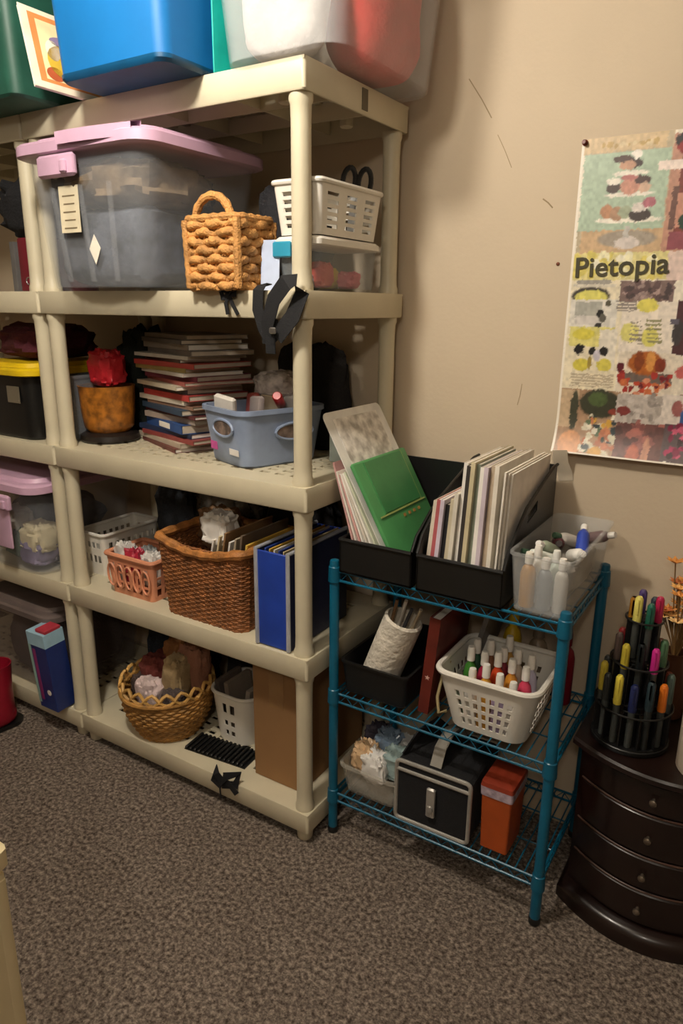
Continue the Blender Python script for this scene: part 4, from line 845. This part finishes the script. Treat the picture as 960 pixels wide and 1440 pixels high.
def poster():
    x0, x1, z0, z1 = .428, .95, 1.062, 1.768; nx, nz = 230, 310
    xs = np.linspace(x0, x1, nx); zs = np.linspace(z0, z1, nz); XX, ZZ = np.meshgrid(xs, zs)
    img = np.ones((nz, nx, 3))*np.array(lin('#e4dac6')); rng = np.random.RandomState(5)
    def ell(cx, cz, rx, rz_, hx):
        d = ((XX-cx)/max(rx, .001))**2+((ZZ-cz)/max(rz_, .001))**2
        a = np.clip((1.15-d)/.3, 0, 1)[..., None]; img[:] = img*(1-a)+np.array(lin(hx))*a
    def paint(o):
        if o[0] == 'r':
            msk = (XX >= o[1]) & (XX <= o[3]) & (ZZ >= o[2]) & (ZZ <= o[4]); img[msk] = lin(o[5])
        elif o[0] == 'e': ell(*o[1:])
        else:
            for k in range(o[5]):
                ell(rng.uniform(o[1], o[3]), rng.uniform(o[2], o[4]), o[6]*rng.uniform(.5, 1.2), o[6]*rng.uniform(.5, 1.2), o[7][rng.randint(len(o[7]))])
    # pages of the right half, which run on past the picture's edge
    for o in (('r', .70, 1.40, .95, 1.76, '#a9b8b4'), ('n', .71, 1.42, .94, 1.74, 60, .022, ['#c9a080', '#7a3a30', '#e4dccc', '#50603c', '#b06a48']), ('r', .70, 1.05, .95, 1.39, '#8a6a5c'), ('n', .71, 1.06, .94, 1.38, 60, .022, ['#c07a54', '#5a3a36', '#d8ccc0', '#a03028', '#606a40'])): paint(o)
    for o in POST: paint(o)
    sm = rng.uniform(-1, 1, (2, nz, nx))          # ragged edges, like a worn half-tone print
    for _ in range(2): sm = (sm+np.roll(sm, 1, 1)+np.roll(sm, -1, 1)+np.roll(sm, 1, 2)+np.roll(sm, -1, 2))/5
    ii, jj = np.meshgrid(np.arange(nz), np.arange(nx), indexing='ij')
    img = img[np.clip(np.rint(ii+sm[0]*2.2), 0, nz-1).astype(int), np.clip(np.rint(jj+sm[1]*2.2), 0, nx-1).astype(int)]
    lo = rng.uniform(-1, 1, (nz//3+2, nx//3+2)); lo = np.kron(lo, np.ones((3, 3)))[:nz, :nx]; lo = (lo+np.roll(lo, 1, 0)+np.roll(lo, 1, 1)+np.roll(lo, 2, 0))/4
    img *= (1+.16*lo)[..., None]
    img[:, :3] = lin('#efe6d6'); img[:2, :] = lin('#e6dccb')
    for k in range(2500):                      # print grain
        i, j = rng.randint(nz), rng.randint(nx); img[i, j] *= rng.uniform(.8, 1.15)
    def off(x, z):
        c = max(0., (1.16-z)/.11); return WY-.0035-.036*c*c-.0015*math.sin(x*22)*max(0, (1.5-z))
    vs = [(x, off(x, z), z) for z in zs for x in xs]
    fs = [(j*nx+i, j*nx+i+1, (j+1)*nx+i+1, (j+1)*nx+i) for j in range(nz-1) for i in range(nx-1)]
    n = len(vs)
    me = bpy.data.meshes.new('printed_sheet'); me.from_pydata(vs, [], fs)
    ca = me.color_attributes.new('print', 'FLOAT_COLOR', 'POINT')
    flat = np.ones((n, 4)); flat[:, :3] = np.clip(img, 0, 1).reshape(-1, 3); ca.data.foreach_set('color', flat.ravel())
    mt = bpy.data.materials.new('poster_print'); mt.use_nodes = True; nt = mt.node_tree; b = nt.nodes['Principled BSDF']
    at = nt.nodes.new('ShaderNodeAttribute'); at.attribute_name = 'print'; nt.links.new(at.outputs['Color'], b.inputs['Base Color']); b.inputs['Roughness'].default_value = .42
    me.materials.append(mt); me.polygons.foreach_set('use_smooth', [True]*len(me.polygons))
    t = thing('poster', 'food collage poster lettered Pietopia pinned to the beige wall', 'poster', (0, 0, 0))
    ps = part('printed_sheet', me, None, t)
    cu = bpy.data.curves.new('title', 'FONT'); cu.body = 'Pietopia'; cu.size = .06; cu.extrude = .0003; cu.offset = .0008; cu.resolution_u = 3
    o = bpy.data.objects.new('title', cu); COL.objects.link(o); dg = bpy.context.evaluated_depsgraph_get()
    tm = bpy.data.meshes.new_from_object(o.evaluated_get(dg)); bpy.data.objects.remove(o)
    vv = [v.co for v in tm.vertices]; wx0 = min(v.x for v in vv); wx1 = max(v.x for v in vv)
    sx = .203/(wx1-wx0); mt2 = Matrix.Translation((.441, WY-.0062, 1.474)) @ Matrix.Rotation(-math.radians(2.0), 4, 'Y') @ Matrix.Rotation(PI/2, 4, 'X') @ Matrix.Diagonal((sx, sx*.98, 1, 1)) @ Matrix.Translation((-wx0, 0, 0))
    tm.transform(mt2); tm.materials.clear(); tm.materials.append(M('title_ink', '#3a3416', .6)); part('title_lettering', tm, None, ps, False, 'dark olive lettering')
    part('push_pin', MB().lathe([(.0065, 0), (.0065, .003), (.003, .005), (.003, .010), (.005, .012), (.004, .014)], 14).xf(Matrix.Translation((.4345, WY-.004, 1.761)) @ Matrix.Rotation(PI/2, 4, 'X')), M('red_brown_pin', '#6d2a1e', .35), t)
    part('corner_tape', MB().ribbon([(.452, WY-.037, 1.068), (.455, WY-.026, 1.035), (.462, WY-.006, 1.006), (.466, WY-.0012, .985)], (1, 0, .25), .036, .0007), M('masking_tape', '#d9cbb4', .5), t)
poster()
mark('wall_scratch', [(.144, 1.929), (.18, 1.88), (.207, 1.838)], .0022, 'long thin diagonal scratch on the wall beside the clear bin')
mark('wall_scratch', [(.225, 1.80), (.245, 1.765), (.265, 1.725)], .0014, 'faint scratch on the wall below the long diagonal one')
mark('wall_scratch', [(.347, 1.651), (.36, 1.642), (.372, 1.63)], .003, 'short scratch on the wall left of the poster')
mark('wall_scratch', [(.332, 1.219), (.329, 1.19), (.324, 1.165)], .0014, 'faint vertical scratch on the wall above the magazines')
solo('nail_head', MB().lathe([(.0045, 0), (.004, .002), (.001, .003)], 12).xf(Matrix.Rotation(PI/2, 4, 'X')), M('rusty_nail', '#6a3a26', .5, .5), 'small rusty nail head in the wall left of the lettering', 'nail', (.396, WY, 1.505))
